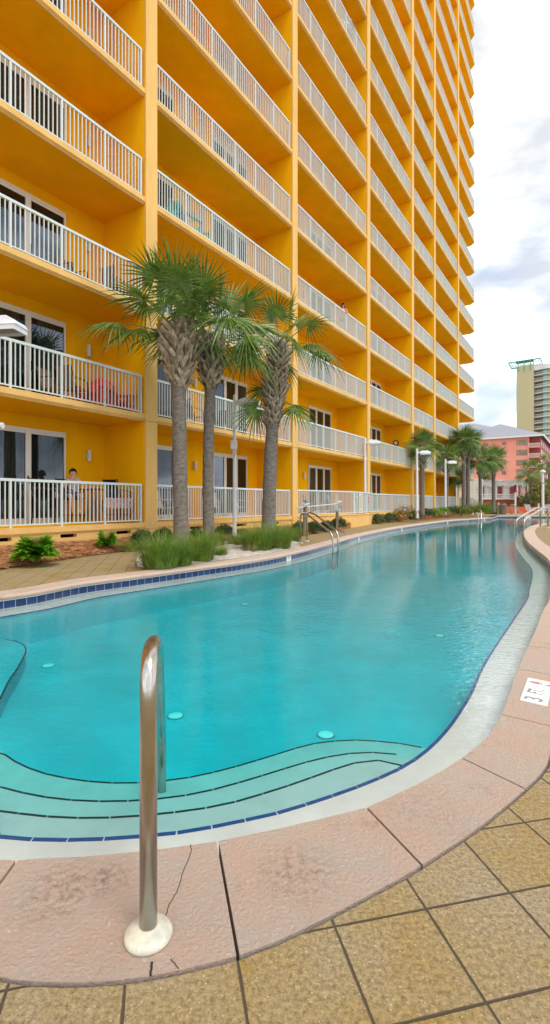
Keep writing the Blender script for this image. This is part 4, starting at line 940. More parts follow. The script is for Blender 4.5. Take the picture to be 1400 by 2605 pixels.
def palm(name, label, base, top, r0, r1, nfr, plen, Rr, boots, seed, bend=(0, 0, 0), leafm='leaf', nle=27, dropper=None, lowskirt=0, group='palms by the pool', el_lo=-35, upk=.75, bhgt=None):
    rn = random.Random(seed); b = Vector(base); t = thing(name, label, 'palm tree', base, 0, group)
    top = Vector(top) - b; mb = MB(); pth = trunk_path((0, 0, -.1), top, bend, 40); H = top.z
    rad = []
    for i, p in enumerate(pth): u = i / 40; rad.append((r0 + (r1 - r0) * min(1, u * 1.15)) * (1 + .16 * math.exp(-u * 14)) * (1 + .045 * noise.noise(Vector((seed, u * 24, 0)))))
    mb.tube(pth, rad, 18)
    for i, v in enumerate(mb.v):
        q = Vector(v); k_ = .012 * noise.noise(q * 9) + .007 * noise.noise(q * 22); c = pth[min(40, i // 18)]; dd = (q - c); dd.z = 0
        if dd.length > 0: q += dd.normalized() * k_
        mb.v[i] = tuple(q)
    mb.obj('trunk', 'bark', t, smooth=True)
    # leaf-base boots
    if boots:
        bt = MB(); fb = MB(); nb, bl = boots; bh = bhgt or nb * .012
        for i in range(nb):
            u = i / nb; z = H - bh + bh * u * 1.02; a = i * 2.39996 + rn.gauss(0, .12); k_ = min(40, max(0, int(40 * z / H))); c = Vector(pth[k_]); c.z = z
            rr = r1 * (1.0 + .28 * math.sin(math.pi * min(1, u * 1.05)))
            out = Vector((math.cos(a), math.sin(a), 0)); tn = Vector((-out.y, out.x, 0)); L_ = bl * rn.uniform(.7, 1.25) * (.75 + .5 * math.sin(math.pi * u))
            for sg in (-1, 1):
                tl2 = rn.uniform(.42, .68); s0 = c + out * rr * .88 - tn * sg * L_ * .12; m2 = s0 + Vector((0, 0, L_ * rn.uniform(.72, .95))) + tn * sg * L_ * tl2 + out * L_ * rn.uniform(.28, .70); m1 = s0.lerp(m2, .55) + out * L_ * .04
                w0 = .040 * bl / .3; bb = len(bt.v); ax = (m2 - s0).normalized(); sdd = ax.cross(out).normalized(); thk = sdd.cross(ax).normalized() * .014
                for q, ww in ((s0, w0 * 1.25), (m1, w0), (m2, w0 * .72)):
                    bt.v += [tuple(q - sdd * ww + thk * .4), tuple(q + thk * 1.6), tuple(q + sdd * ww + thk * .4), tuple(q + sdd * ww - thk * .5), tuple(q - sdd * ww - thk * .5)]
                for k2 in range(2):
                    s_ = bb + 5 * k2
                    for j in range(5): bt.f.append((s_ + j, s_ + (j + 1) % 5, s_ + 5 + (j + 1) % 5, s_ + 5 + j)); bt.m.append(0)
                bt.f.append(tuple(bb + 10 + j for j in range(5))); bt.m.append(0)
        for i in range(nb * 3):
            a = rn.uniform(0, 6.28); z = H - bh + bh * rn.random(); c = Vector(pth[min(40, int(40 * z / H))]); c.z = z; out = Vector((math.cos(a), math.sin(a), 0)); q = c + out * r1 * 1.0
            e_ = q + out * rn.uniform(.02, .09) + Vector((-out.y, out.x, 0)) * rn.uniform(-.08, .08) + Vector((0, 0, rn.uniform(-.14, .12))); fb.bar(q, e_, .007)
        bt.obj('leaf_bases', 'boot', t); fb.obj('fibre_mat', 'fibre', t)
    cr_ = MB(); pt = MB()  # crown of fan leaves on stalks
    for i in range(nfr):
        u = i / max(1, nfr - 1); az = i * 2.39996 + rn.gauss(0, .2); el = R(82 + (el_lo - 82) * u ** .85) + rn.gauss(0, .10)
        frond(cr_, pt, top + Vector((math.cos(az) * .06, math.sin(az) * .06, -.10 * u)), az, el, plen * rn.uniform(.8, 1.15) * (upk + (1.05 - upk) * u), Rr * rn.uniform(.85, 1.1), nle, .06 + .32 * u + (.1 if el < 0 else 0), rn, .25 + .5 * u)
    for (az, el, zoff, pl) in (dropper or []):
        if zoff < -1:
            lf = MB(); st_ = MB(); frond(lf, st_, top + Vector((0, 0, zoff)), az, el, pl, Rr * .95, nle, .35, rn, .4); lo_ = lf.obj('low_leaf', leafm, t); st_.obj('leaf_stalk', 'petiole', lo_); continue
        frond(cr_, pt, top + Vector((0, 0, zoff)), az, el, pl, Rr * 1.02, nle, .5, rn, .45)
    cr_.obj('crown', leafm, t); pt.obj('leaf_stalks', 'petiole', t)
    if lowskirt:
        dm = MB(); dp = MB()
        for i in range(lowskirt): az = rn.uniform(0, 6.28); frond(dm, dp, top + Vector((0, 0, -.25 - .3 * rn.random())), az, R(-50), plen * .5, Rr * .6, 16, .8, rn, .4)
        dm.obj('dead_leaves', 'leaf_dry', t)
    return t
# three near palms
YA, YB, YC = 12.3, 13.0, 14.2
bA = WD(463, 1402, YA); tA = WD(452, 850, YA)
palm('cabbage_palm', 'leftmost near palm with thick spreading leaf bases and a drooping leaf on its left', (bA.x, bA.y, .06), (tA.x + .05, tA.y, tA.z), .185, .165, 20, 1.1, 1.06, (84, .42), 11, (-.03, 0, 0), el_lo=32, upk=1.15,
     dropper=[(R(184), R(24), -.15, 1.55), (R(20), R(8), -.1, .8)], bhgt=1.35, group='cabbage palms in the sandy bed')
bB = WD(532, 1398, YB); tB = WD(541, 870, YB)
palm('cabbage_palm', 'slim middle palm just right of the leftmost one, its crown mingling with it', (bB.x, bB.y, .06), (tB.x, tB.y, tB.z), .15, .135, 13, 1.1, 1.04, (70, .34), 23, (-.06, 0, 0), el_lo=18, upk=1.1,
     dropper=[(R(-10), R(20), -.05, .9), (R(5), R(-2), -.1, .85)], bhgt=1.25, group='cabbage palms in the sandy bed')
bC = WD(683, 1389, YC); tC = WD(712, 880, YC)
palm('cabbage_palm', 'third near palm standing right of the white lamp post with a long scaly upper trunk', (bC.x, bC.y, .06), (tC.x, tC.y, tC.z), .20, .17, 13, .85, .86, (130, .27), 31, (-.08, 0, 0), el_lo=5, nle=26, upk=1.0,
     dropper=[(R(-3), R(8), -.12, 1.1), (R(170), R(25), -.05, .85), (R(185), R(-20), -1.45, .75), (R(150), R(20), -1.3, .5), (R(-15), R(-25), -1.5, .6), (R(30), R(0), -1.6, .45)], bhgt=2.3, group='cabbage palms in the sandy bed')
# far palms
FP = [(1074, 1309, 1131, 33.5, .17, .62, 'lone short palm standing beside the far lamp post at the building', 0, 20, 1.0),
      (1134, 1304, 1160, 39.5, .15, .62, 'palm with a thin leaning trunk between two far lamp posts', 5, 17, 1.0),
      (1180, 1302, 1118, 42.5, .17, .7, 'tallest far palm, left one of the close pair beyond the handrail', 0, 24, 1.15),
      (1191, 1300, 1122, 43.6, .17, .7, 'far palm, right one of the close pair beyond the handrail', 0, 20, 1.1),
      (1222, 1296, 1166, 45.5, .15, .75, 'far palm with a long scaly trunk right of the close pair', 0, 22, 1.1),
      (1256, 1302, 1166, 47.6, .17, .75, 'far palm with a smooth trunk left of the waste bin', 0, 20, 1.1),
      (1349, 1282, 1197, 62, .17, .9, 'far palm in front of the pink building beside the flowering hedge', 0, 18, 1.2),
      (1398, 1276, 1176, 66, .17, .9, 'far palm half cut off by the right edge of the photo', 0, 18, 1.2),
      (1160, 1304, 1214, 45.0, .12, .55, 'small far palm partly hidden behind the close pair', 0, 14, .9),
      (1366, 1262, 1242, 74, .15, .85, 'small palm top left of the far right lamp post above the hedge', 0, 14, 1.0),
      (1394, 1262, 1236, 74, .15, .85, 'small palm top right of the far right lamp post above the hedge', 0, 14, 1.0)]
for i, (x, yb, yt, Y, r, pl, lab, ln, nf, sc) in enumerate(FP):
    a = WD(x, yb, Y); b_ = WD(x + ln, yt, Y)
    palm('far_palm', lab, (a.x, a.y, max(0, a.z)), (b_.x, b_.y, b_.z), r, r * .92, int(nf * 1.15), pl * sc * 1.05, .88 * sc, (44 if i != 8 else 0, .36), 50 + i, (0, 0, 0), 'leaf_far', 22, el_lo=-30, bhgt=min(1.7, (b_.z - a.z) * .35) if i != 8 else None, group='palms along the far end of the pool')

# ------------------------------------------------------------------ lamp posts
def lamp_post(label, x_, y_, zb, zt, rz, junction=False, r=.055, hs=1.0, spot=False):
    t = thing('lamp_post', label, 'lamp post', (x_, y_, zb), rz, 'white lamp posts round the pool'); H = zt - zb
    mb = MB(); mb.tube([(0, 0, -.05), (0, 0, .35), (0, 0, H)], [r * 1.35, r * 1.1, r * .9], 14); mb.obj('pole', 'lamp', t, smooth=False)
    mb = MB(); mb.lathe([(r * .95, 0), (r * .8, .05), (.01, .07)], (0, 0, H), 14); mb.obj('cap', 'lamp', t)
    mb = MB(); mb.box(r * .6, .22, -.045, .045, H - .24, H - .12); mb.obj('arm', 'lamp', t)
    # shoebox head with a lifted top
    h = MB(); z = H - .18; pr = [(.16, z - .05), (.16, z + .06), (.34, z + .11), (.62, z + .12), (.80, z + .02), (.82, z - .05)]; wd_ = .2 * hs
    n = len(pr); vs = [(px * hs, -wd_ * (.72 if 0 < i < n - 1 else 1), pz) for i, (px, pz) in enumerate(pr)] + [(px * hs, wd_ * (.72 if 0 < i < n - 1 else 1), pz) for i, (px, pz) in enumerate(pr)]
    h.add(vs, [tuple(range(n))[::-1], tuple(range(n, 2 * n))] + [(i, (i + 1) % n, n + (i + 1) % n, n + i) for i in range(n)])
    bevel(h.obj('lamp_head', 'lamp', t), .012, 2, 25)
    s_ = MB(); s_.box(.19 * hs, .80 * hs, -wd_ * .92, -wd_ * .84, z - .13, z - .05); s_.box(.19 * hs, .80 * hs, wd_ * .84, wd_ * .92, z - .13, z - .05); s_.box(.77 * hs, .80 * hs, -wd_ * .84, wd_ * .84, z - .13, z - .05); s_.box(.19 * hs, .22 * hs, -wd_ * .84, wd_ * .84, z - .13, z - .05); s_.obj('lamp_skirt', 'lamp', t)
    l_ = MB(); l_.box(.225 * hs, .765 * hs, -wd_ * .83, wd_ * .83, z - .075, z - .055); l_.obj('lens', 'lens', t)
    if junction:
        j = MB(); j.box(-.09, .10, -.12, -.05, H - 1.62, H - 1.36); bevel(j.obj('junction_box', 'lamp', t), .006, 2)
        k_ = MB(); k_.tube([(.03, -.07, H - 1.62), (.05, -.08, H - 1.72), (.02, -.07, H - 1.80), (.0, -.06, H - 1.86)], .012, 8); k_.obj('cable', 'inkgrey', t)
    return t
p = WD(597, 1350, 15.3); lamp_post('white lamp post with a grey junction box between the near palms', p.x, p.y, .24, WD(597, 1009, 15.3).z, R(-12), True, .052)
lpL = lamp_post('white lamp head reaching in at the left edge of the photo', -5.08, 8.5, 0, WD(0, 815, 8.5).z + .08, R(-6), r=.055)
mb = MB(); mb.tube([(.0, -.08, 2.50), (.30, -.10, 2.48), (.44, -.10, 2.47)], .035, 10)
for i in range(9): mb.tube([(.12 + i * .05, -.10, 2.49), (.145 + i * .05, -.10, 2.49)], .052, 12)
mb.obj('floodlight_arm', 'hose', lpL)
mb = MB(); mb.lathe([(.05, 0), (.11, .02), (.12, .12), (.07, .22), (.02, .25)], (.30, -.10, 2.60), 16); mb.obj('floodlight', 'hose', lpL)
p = WD(929, 1300, 26.9); lamp_post('white lamp post rising behind the terrace railing and signs', p.x, p.y, .3, WD(929, 1117, 26.9).z, R(-12), r=.07)
p = WD(1061, 1314, 30.5); lamp_post('white lamp post in the mulch just left of the lone far palm', p.x, p.y, .3, WD(1061, 1144, 30.5).z, R(-10), r=.075)
p = WD(1133.5, 1306, 37.8); lamp_post('white lamp post left of the close pair of far palms', p.x, p.y, .35, WD(1133.5, 1170, 37.8).z, R(-10), r=.08)
p = WD(1381.6, 1304, 52)
t = thing('globe_lamp_post', 'white lamp post with a hooded round head at the far right', 'lamp post', (p.x, p.y, 0), 0)
mb = MB(); mb.tube([(0, 0, 0), (0, 0, 2.9), (0, 0, 4.35)], [.13, .12, .09], 14); mb.obj('pole', 'lamp', t)
mb = MB(); mb.lathe([(.10, 4.3), (.26, 4.36), (.27, 4.42), (.22, 4.56), (.02, 4.64)], n=18); mb.obj('lamp_head', 'lamp', t)
mb = MB(); mb.lathe([(.12, 3.2), (.12, 3.3)], n=14); mb.obj('collar', 'inkgrey', t)

# ------------------------------------------------------------------ steel handrails
def smooth_path(pts, rad=.1, n=8):
    P = [Vector(p) for p in pts]; out = [P[0]]
    for i in range(1, len(P) - 1):
        a, b, c = P[i - 1], P[i], P[i + 1]; r_ = min(rad, (a - b).length * .48, (c - b).length * .48)
        p0 = b + (a - b).normalized() * r_; p1 = b + (c - b).normalized() * r_
        for k_ in range(n + 1): t = k_ / n; out.append(p0 * (1 - t) ** 2 + b * 2 * t * (1 - t) + p1 * t * t)
    out.append(P[-1]); return out
def flange(mb, p, s_=1): mb.lathe([(.064 * s_, 0), (.066 * s_, .008), (.060 * s_, .018), (.045 * s_, .024), (.030 * s_, .034), (.026 * s_, .034)], p, 32)
b0 = Vector((-.3494, 1.378, .003))
t = thing('handrail', 'large steel pool handrail standing in the foreground coping', 'handrail', tuple(b0))
pth = smooth_path([(0, 0, .01), (0, 0, .80), (-.02, .16, .865), (-.295, 1.46, -.12), (-.306, 1.52, -.62)], .20, 14)
pth = smooth_path([(0, 0, .01), (0.0, 0, .785), (-.055, .32, .735), (-.292, 1.45, -.13), (-.306, 1.52, -.62)], .155, 14)
mb = MB(); mb.tube(pth, .0241, 28); mb.obj('rail', 'steel', t, smooth=True)
mb = MB(); flange(mb, (0, 0, 0)); mb.obj('base_plate', 'flange', t, smooth=True)
def ladder(name, label, rails, r=.024, tread=None, group=None):
    t = thing(name, label, 'handrail', tuple(rails[0][0]), 0, group)
    o = Vector(rails[0][0])
    for pts in rails:
        mb = MB(); mb.tube(smooth_path([Vector(p) - o for p in pts], .16), r, 12); mb.obj('rail', 'steel', t, smooth=True)
        mb = MB(); flange(mb, tuple(Vector(pts[0]) - o), 1.3); mb.obj('base_plate', 'flange', t)
    if tread:
        for z in tread:
            a = Vector(rails[0][-1]) - o; b = Vector(rails[1][-1]) - o; mb = MB(); mb.bar((a.x, a.y, z), (b.x, b.y, z), .09, .03); mb.obj('tread', 'steel', t)
    return t
ladder('pool_ladder', 'steel pool ladder going into the water on the left side', [
    [W(765, 1382), WD(765, 1306, 14.8), WD(783, 1309, 14.5), WD(847, 1360, 13.75), WD(848.5, 1409, 13.6) + Vector((0, 0, -.55))],
    [W(781.3, 1377.7), WD(781.3, 1303, 15.4), WD(800, 1307, 15.1), WD(860, 1354, 14.2), WD(861, 1402, 14.1) + Vector((0, 0, -.55))]], .026, [-.22, -.50])
b1 = W(1171.6, 1317); 
ladder('pool_ladder', 'slim steel handrail pair at the far left of the pool by the grass', [
    [b1, WD(1171.6, 1288, b1.y), WD(1180, 1286, b1.y - .8), WD(1216, 1311, 36.2), WD(1216.5, 1331, 36.0) + Vector((0, 0, -.5))],
    [b1 + Vector((.45, 1.1, 0)), WD(1180, 1287, b1.y + 1.1), WD(1189, 1285, b1.y + .3), WD(1208.8, 1298, 38.5) + Vector((.45, 0, 0)), WD(1209.5, 1325, 37.2) + Vector((.5, 0, -.5))]], .045)
b2 = W(1375, 1342)
ladder('handrail', 'thick steel handrail on the rounded deck at the right', [
    [b2, WD(1375, 1292, b2.y), WD(1362, 1293, b2.y - .2), WD(1314, 1322, 22.4), WD(1312.6, 1358, 22.4) + Vector((0, 0, -.5))],
    [b2 + Vector((.12, -.45, 0)), WD(1375, 1292, b2.y) + Vector((.12, -.45, 0)), WD(1362, 1293, b2.y - .2) + Vector((.12, -.45, 0)), WD(1314, 1322, 22.4) + Vector((.12, -.45, 0)), WD(1312.6, 1358, 22.4) + Vector((.12, -.45, -.5))]], .040)
b3 = Vector(WD(1302.5, 1307, 47.3)); b3.z = 0
ladder('handrail', 'thin steel handrail at the straight far end of the pool', [[b3, WD(1302.5, 1284, 47.3), WD(1307, 1283, 47.1), WD(1333, 1310, 45.4), WD(1334, 1319, 45.4), WD(1327, 1328, 45.0) + Vector((0, 0, -.3))],
    [b3 + Vector((.12, .5, 0)), WD(1302.5, 1284, 47.3) + Vector((.12, .5, 0)), WD(1307, 1283, 47.1) + Vector((.12, .5, 0)), WD(1333, 1310, 45.4) + Vector((.1, .5, 0)), WD(1334, 1319, 45.4) + Vector((.1, .5, -.4))]], .035)

# hose posts behind the left ladder
pL = WD(775.5, 1342, 17.5); pR = WD(858, 1336, 20.3)
t = thing('hose_rack', 'two wooden posts joined by a white bar with grey hoses hung on them', 'hose rack', (pL.x, pL.y, .1))
o = Vector((pL.x, pL.y, .1))
for p, yt in ((pL, 1272), (pR, 1294)):
    mb = MB(); zt = WD(0, yt, p.y).z; q = Vector((p.x, p.y, 0)) - o; mb.box(q.x - .055, q.x + .055, q.y - .055, q.y + .055, -.05, zt - .1); bevel(mb.obj('post', 'wood', t), .008, 1)
a = WD(756, 1291.6, 16.9) - o; b = WD(867, 1280.8, 20.6) - o; mb = MB(); mb.tube([a, b], .02, 8); mb.obj('bar', 'white', t)
for p, yt, lab in ((pL, 1290, 'tangle of pale grey hose draped over the left wooden post'), (pR, 1283, 'coil of pale grey hose with a nozzle on the right wooden post')):
    c = WD(0, yt, p.y).z; h = thing('garden_hose', lab, 'hose', (p.x, p.y - .09, c), 0, 'hoses on the rack'); rn = random.Random(int(p.y)); pts = []
    for i in range(70): a_ = i * .42; rr = .14 + .04 * math.sin(i * .9) ; pts.append((math.cos(a_) * rr * .9 + rn.gauss(0, .008), rn.gauss(0, .03) - .02, math.sin(a_) * rr * 1.25 - .09 + .03 * math.sin(i * .31)))
    mb = MB(); mb.tube(cr3(pts) if False else pts, .013, 6); mb.obj('coils', 'hose', h, smooth=True)
    mb = MB(); mb.tube([(-.05, -.05, .02), (.08, -.06, .09), (.16, -.06, .13)], [.035, .045, .03], 10); mb.obj('nozzle', 'white', h)
# hose / low grey bench board between path and pool
a = W(768, 1371); b = W(848, 1369); 
# thin dark hose lying on the path
mb = MB(); hp = [W(x, y, .01) for x, y in ((846, 1350), (862, 1351), (876, 1355), (879, 1359), (868, 1363), (850, 1364), (846, 1350))]
q0 = hp[0]; mb.tube([p - q0 for p in hp], .012, 6); tag(mb.obj('hose_on_path', 'inkgrey', loc=tuple(q0)), 'thin grey hose looped on the path beside the pool ladder', 'hose')
hb = WD(762, 1368, 16.2)

# ------------------------------------------------------------------ balcony furniture
def adirondack(label, s_, D, floor, rz, matn, group):
    p = fp(s_, D, Z0 + FH * floor); t = thing('adirondack_chair', label, 'chair', p, rz, group)
    mb = MB()
    for i in range(5): mb.bar((-.26, -.30 + .115 * i, .36 - .03 * i), (.26, -.30 + .115 * i, .36 - .03 * i), .10, .018, 0, (0, 0, 1))
    mb.obj('seat', matn, t); mb = MB()
    for i in range(6):
        x = -.225 + .09 * i; h = .98 - .8 * x * x * 2.4; mb.bar((x * .85, .22, .25), (x * 1.08, .22 + .30 * h, h), .078, .016, 0, (0, 1, 0))
    mb.bar((-.27, .34, .55), (.27, .34, .55), .05, .02); mb.obj('backrest', matn, t)
    for sg in (-1, 1):
        mb = MB(); mb.bar((sg * .33, -.38, .55), (sg * .33, .36, .57), .12, .022); mb.obj('armrest', matn, t)
        mb = MB(); mb.bar((sg * .30, -.33, 0), (sg * .30, -.33, .54), .09, .025, 0, (0, 1, 0)); mb.obj('leg', matn, t)
        mb = MB(); mb.bar((sg * .26, -.32, .34), (sg * .26, .46, .02), .025, .10); mb.bar((sg * .30, .30, .1), (sg * .31, .34, .56), .06, .025, 0, (0, 1, 0)); mb.obj('leg', matn, t)
    return t
def sling_chair(label, s_, D, floor, rz, slm, frm, group, h=0.0, name='patio_chair'):
    p = fp(s_, D, Z0 + FH * floor); t = thing(name, label, 'chair', p, rz, group); z = .42 + h
    mb = MB(); mb.add([(-.23, -.24, z), (.23, -.24, z), (.23, .2, z - .03), (-.23, .2, z - .03)], [(0, 1, 2, 3)]); o = mb.obj('seat', slm, t); so = o.modifiers.new('s', 'SOLIDIFY'); so.thickness = .025
    mb = MB(); mb.add([(-.23, .2, z - .03), (.23, .2, z - .03), (.22, .36, z + .52), (-.22, .36, z + .52)], [(0, 1, 2, 3)]); o = mb.obj('backrest', slm, t); so = o.modifiers.new('s', 'SOLIDIFY'); so.thickness = .025
    for sg in (-1, 1):
        x = sg * .25
        mb = MB(); mb.tube(smooth_path([(x, -.25, 0), (x, -.22, z + .22), (x, .26, z + .24)], .08), .014, 8); mb.obj('leg', frm, t)
        mb = MB(); mb.tube(smooth_path([(x, .30, 0), (x, .18, z - .05), (x, .36, z + .54)], .05), .014, 8); mb.obj('leg', frm, t)
    if h > .1:
        mb = MB(); mb.tube([(-.25, -.22, .22), (.25, -.22, .22)], .012, 8); mb.tube([(-.25, .26, .22), (.25, .26, .22)], .012, 8); mb.obj('footrest', frm, t)
    return t
FA = math.atan2(D_.y, D_.x)          # along the facade
g1 = 'red adirondack chairs on the second balcony row'
adirondack('red adirondack chair nearest the pier on the first upper balcony', sx_(332, .75), .75, 1, FA + R(40), 'red', g1)
adirondack('red adirondack chair in the middle of the first upper balcony', sx_(284, .85), .85, 1, FA + R(10), 'red', g1)
adirondack('red adirondack chair turned sideways at the left of the red group', sx_(240, .65), .65, 1, FA - R(60), 'red', g1)
g2 = 'brown sling chairs on the first bay balconies'
sling_chair('brown sling chair beside the sliding door, first upper balcony', sx_(140, .9), .9, 1, FA + R(15), 'brownsling', 'black', g2)
sling_chair('brown sling chair facing sideways left of the red chairs', sx_(188, .6), .6, 1, FA + R(100), 'brownsling', 'black', g2)
sling_chair('brown sling chair left of centre on the second upper balcony', sx_(188, .9), .9, 2, FA + R(10), 'brownsling', 'black', g2)
sling_chair('brown sling chair near the pier on the second upper balcony', sx_(296, .7), .7, 2, FA + R(95), 'brownsling', 'black', g2)
g3 = 'turquoise adirondack chairs on the third upper balcony'
adirondack('turquoise adirondack chair hard against the pier, third upper balcony', sx_(425, .55), .55, 3, FA - R(75), 'turq', g3)
adirondack('turquoise adirondack chair third from the pier, third upper balcony', sx_(516, .85), .85, 3, FA + R(20), 'turq', g3)
adirondack('turquoise adirondack chair second from the pier, third upper balcony', sx_(475, .55), .55, 3, FA + R(85), 'turq', g3)
g4 = 'grey adirondack chairs on the ground floor terrace'
adirondack('grey adirondack chair at the left end of the ground terrace', sx_(797, .8), .8, 0, FA + R(10), 'greysling', g4)
adirondack('grey adirondack chair at the right end of the ground terrace', sx_(858, .8), .8, 0, FA + R(10), 'greysling', g4)
g5 = 'chairs on the second bay balconies'
sling_chair('white framed chair by the left door on the ground floor of the second bay', 18.2, .7, 0, FA + R(20), 'white', 'white', g5)
sling_chair('white framed chair left of the second palm on the ground floor', 20.5, .8, 0, FA - R(40), 'white', 'white', g5)
sling_chair('white framed chair in front of the right door of the second bay', 22.4, .8, 0, FA + R(30), 'white', 'white', g5)
sling_chair('dark chair behind the railing left of the lamp head, first upper balcony', 19.6, .8, 1, FA + R(80), 'brownsling', 'black', g5)
sling_chair('dark chair behind the slim palm, first upper balcony of the second bay', 21.2, .8, 1, FA - R(60), 'black', 'black', g5)
sling_chair('blue chair at the right end of the third upper balcony', 24.0, .7, 3, FA + R(20), 'navy', 'navy', g5)
# high bistro set with the seated woman
g6 = 'high bistro chairs on the ground floor balcony'
sW, DW = sx_(186, 1.05), 1.05
sling_chair('tall dark bistro chair the seated woman uses', sW, DW, 0, FA + R(14), 'black', 'black', g6, .26, 'bar_chair')
sling_chair('tall dark bistro chair with a floral towel over it near the pier', sx_(302, .75), .75, 0, FA + R(100), 'black', 'black', g6, .26, 'bar_chair')
sling_chair('tall dark bistro chair in front of the glass door left of the woman', sx_(112, 1.1), 1.1, 0, FA + R(60), 'black', 'black', g6, .26, 'bar_chair')
p = fp(sx_(240, .95), .95, Z0); t = thing('bistro_table', 'tall dark bistro table between the woman and the floral towel', 'table', p, FA)
mb = MB(); mb.lathe([(.36, .90), (.37, .91), (.37, .93), (.36, .94)], n=24); mb.obj('tabletop', 'black', t)
for i in range(4): a = i * math.pi / 2 + .7; mb = MB(); mb.tube([(math.cos(a) * .3, math.sin(a) * .3, 0), (math.cos(a) * .2, math.sin(a) * .2, .5), (math.cos(a) * .28, math.sin(a) * .28, .9)], .014, 7); mb.obj('leg', 'black', t)
# towel draped over the chair seat
pt = Vector(fp(sx_(294, .62), .60, Z0 + .66)); mb = MB(); nx_, nz_ = 24, 12
for i in range(nx_ + 1):
    for j in range(nz_ + 1):
        u = i / nx_ - .5; v = j / nz_; fold = .015 * math.sin(u * 26 + v * 2)
        y = -.16 - .02 + fold if v < .5 else -.16 + (v - .5) * .5; z = .02 + (.28 * (v - .5) * 2 if v < .5 else 0) + .012 * math.sin(u * 18 + 1)
        mb.v.append((u * .95, y, z))
for i in range(nx_):
    for j in range(nz_): a = i * (nz_ + 1) + j; mb.f.append((a, a + nz_ + 1, a + nz_ + 2, a + 1)); mb.m.append(0)
o = mb.obj('towel', 'floral', smooth=True, loc=tuple(pt)); o.rotation_euler = (0, 0, FA); so = o.modifiers.new('s', 'SOLIDIFY'); so.thickness = .02
tag(o, 'red and white floral towel draped low behind the ground railing', 'towel')
# wall clock on bay 4, first upper floor
p = Vector(fp(40.53, 0, 0)); cx_ = WD(1008, 1127, 1); 
sc_ = 40.50; 
# position on the partition wall: solve depth for x=1008 along the wall s=40.53
best = min([i * .02 for i in range(80)], key=lambda D: abs(CX + F * fp(40.53, D, 0)[0] / fp(40.53, D, 0)[1] - 1008)); q = Vector(fp(40.53, best, 0)); zc = CAMZ - (1127 - HZ) / F * q.y
t = thing('wall_clock', 'round dark framed clock on the yellow side wall of a balcony', 'clock', (q.x, q.y, zc), FA)
def disc(r_, x0, x1, n=28):
    m_ = MB(); m_.tube([(x0, 0, 0), (x1, 0, 0)], r_, n); return m_
disc(.20, -.05, -.003).obj('frame', 'black', t); disc(.13, -.058, -.05).obj('dial', 'signcream', t)
mb = MB(); mb.bar((-.062, 0, 0), (-.062, .05, .06), .012, .004); mb.bar((-.062, 0, 0), (-.062, -.03, -.03), .014, .004); mb.obj('hands', 'black', t)
mb = MB(); mb.lathe([(.05, 0), (.05, .001)], n=8)

# ------------------------------------------------------------------ people
def skin_obj(name, verts, edges, root, matn, parent, sub=2):
    me = bpy.data.meshes.new(name); bm = bmesh.new(); ly = bm.verts.layers.skin.verify()
    vs = []
    for i, (co_, r_) in enumerate(verts):
        v = bm.verts.new(co_); v[ly].radius = (r_, r_) if not isinstance(r_, tuple) else r_; v[ly].use_root = (i == root); vs.append(v)
    for a, b in edges: bm.edges.new((vs[a], vs[b]))
    bm.to_mesh(me); bm.free()
    o = bpy.data.objects.new(name, me); COL.objects.link(o); o.modifiers.new('k', 'SKIN'); sb = o.modifiers.new('s', 'SUBSURF'); sb.levels = sub; sb.render_levels = sub
    dg = bpy.context.evaluated_depsgraph_get(); dg.update(); m2 = bpy.data.meshes.new_from_object(o.evaluated_get(dg)); bpy.data.objects.remove(o)
    m2.materials.clear(); m2.materials.append(M[matn]); m2.polygons.foreach_set('use_smooth', [True] * len(m2.polygons)); m2.name = name
    return link(name, m2, parent)
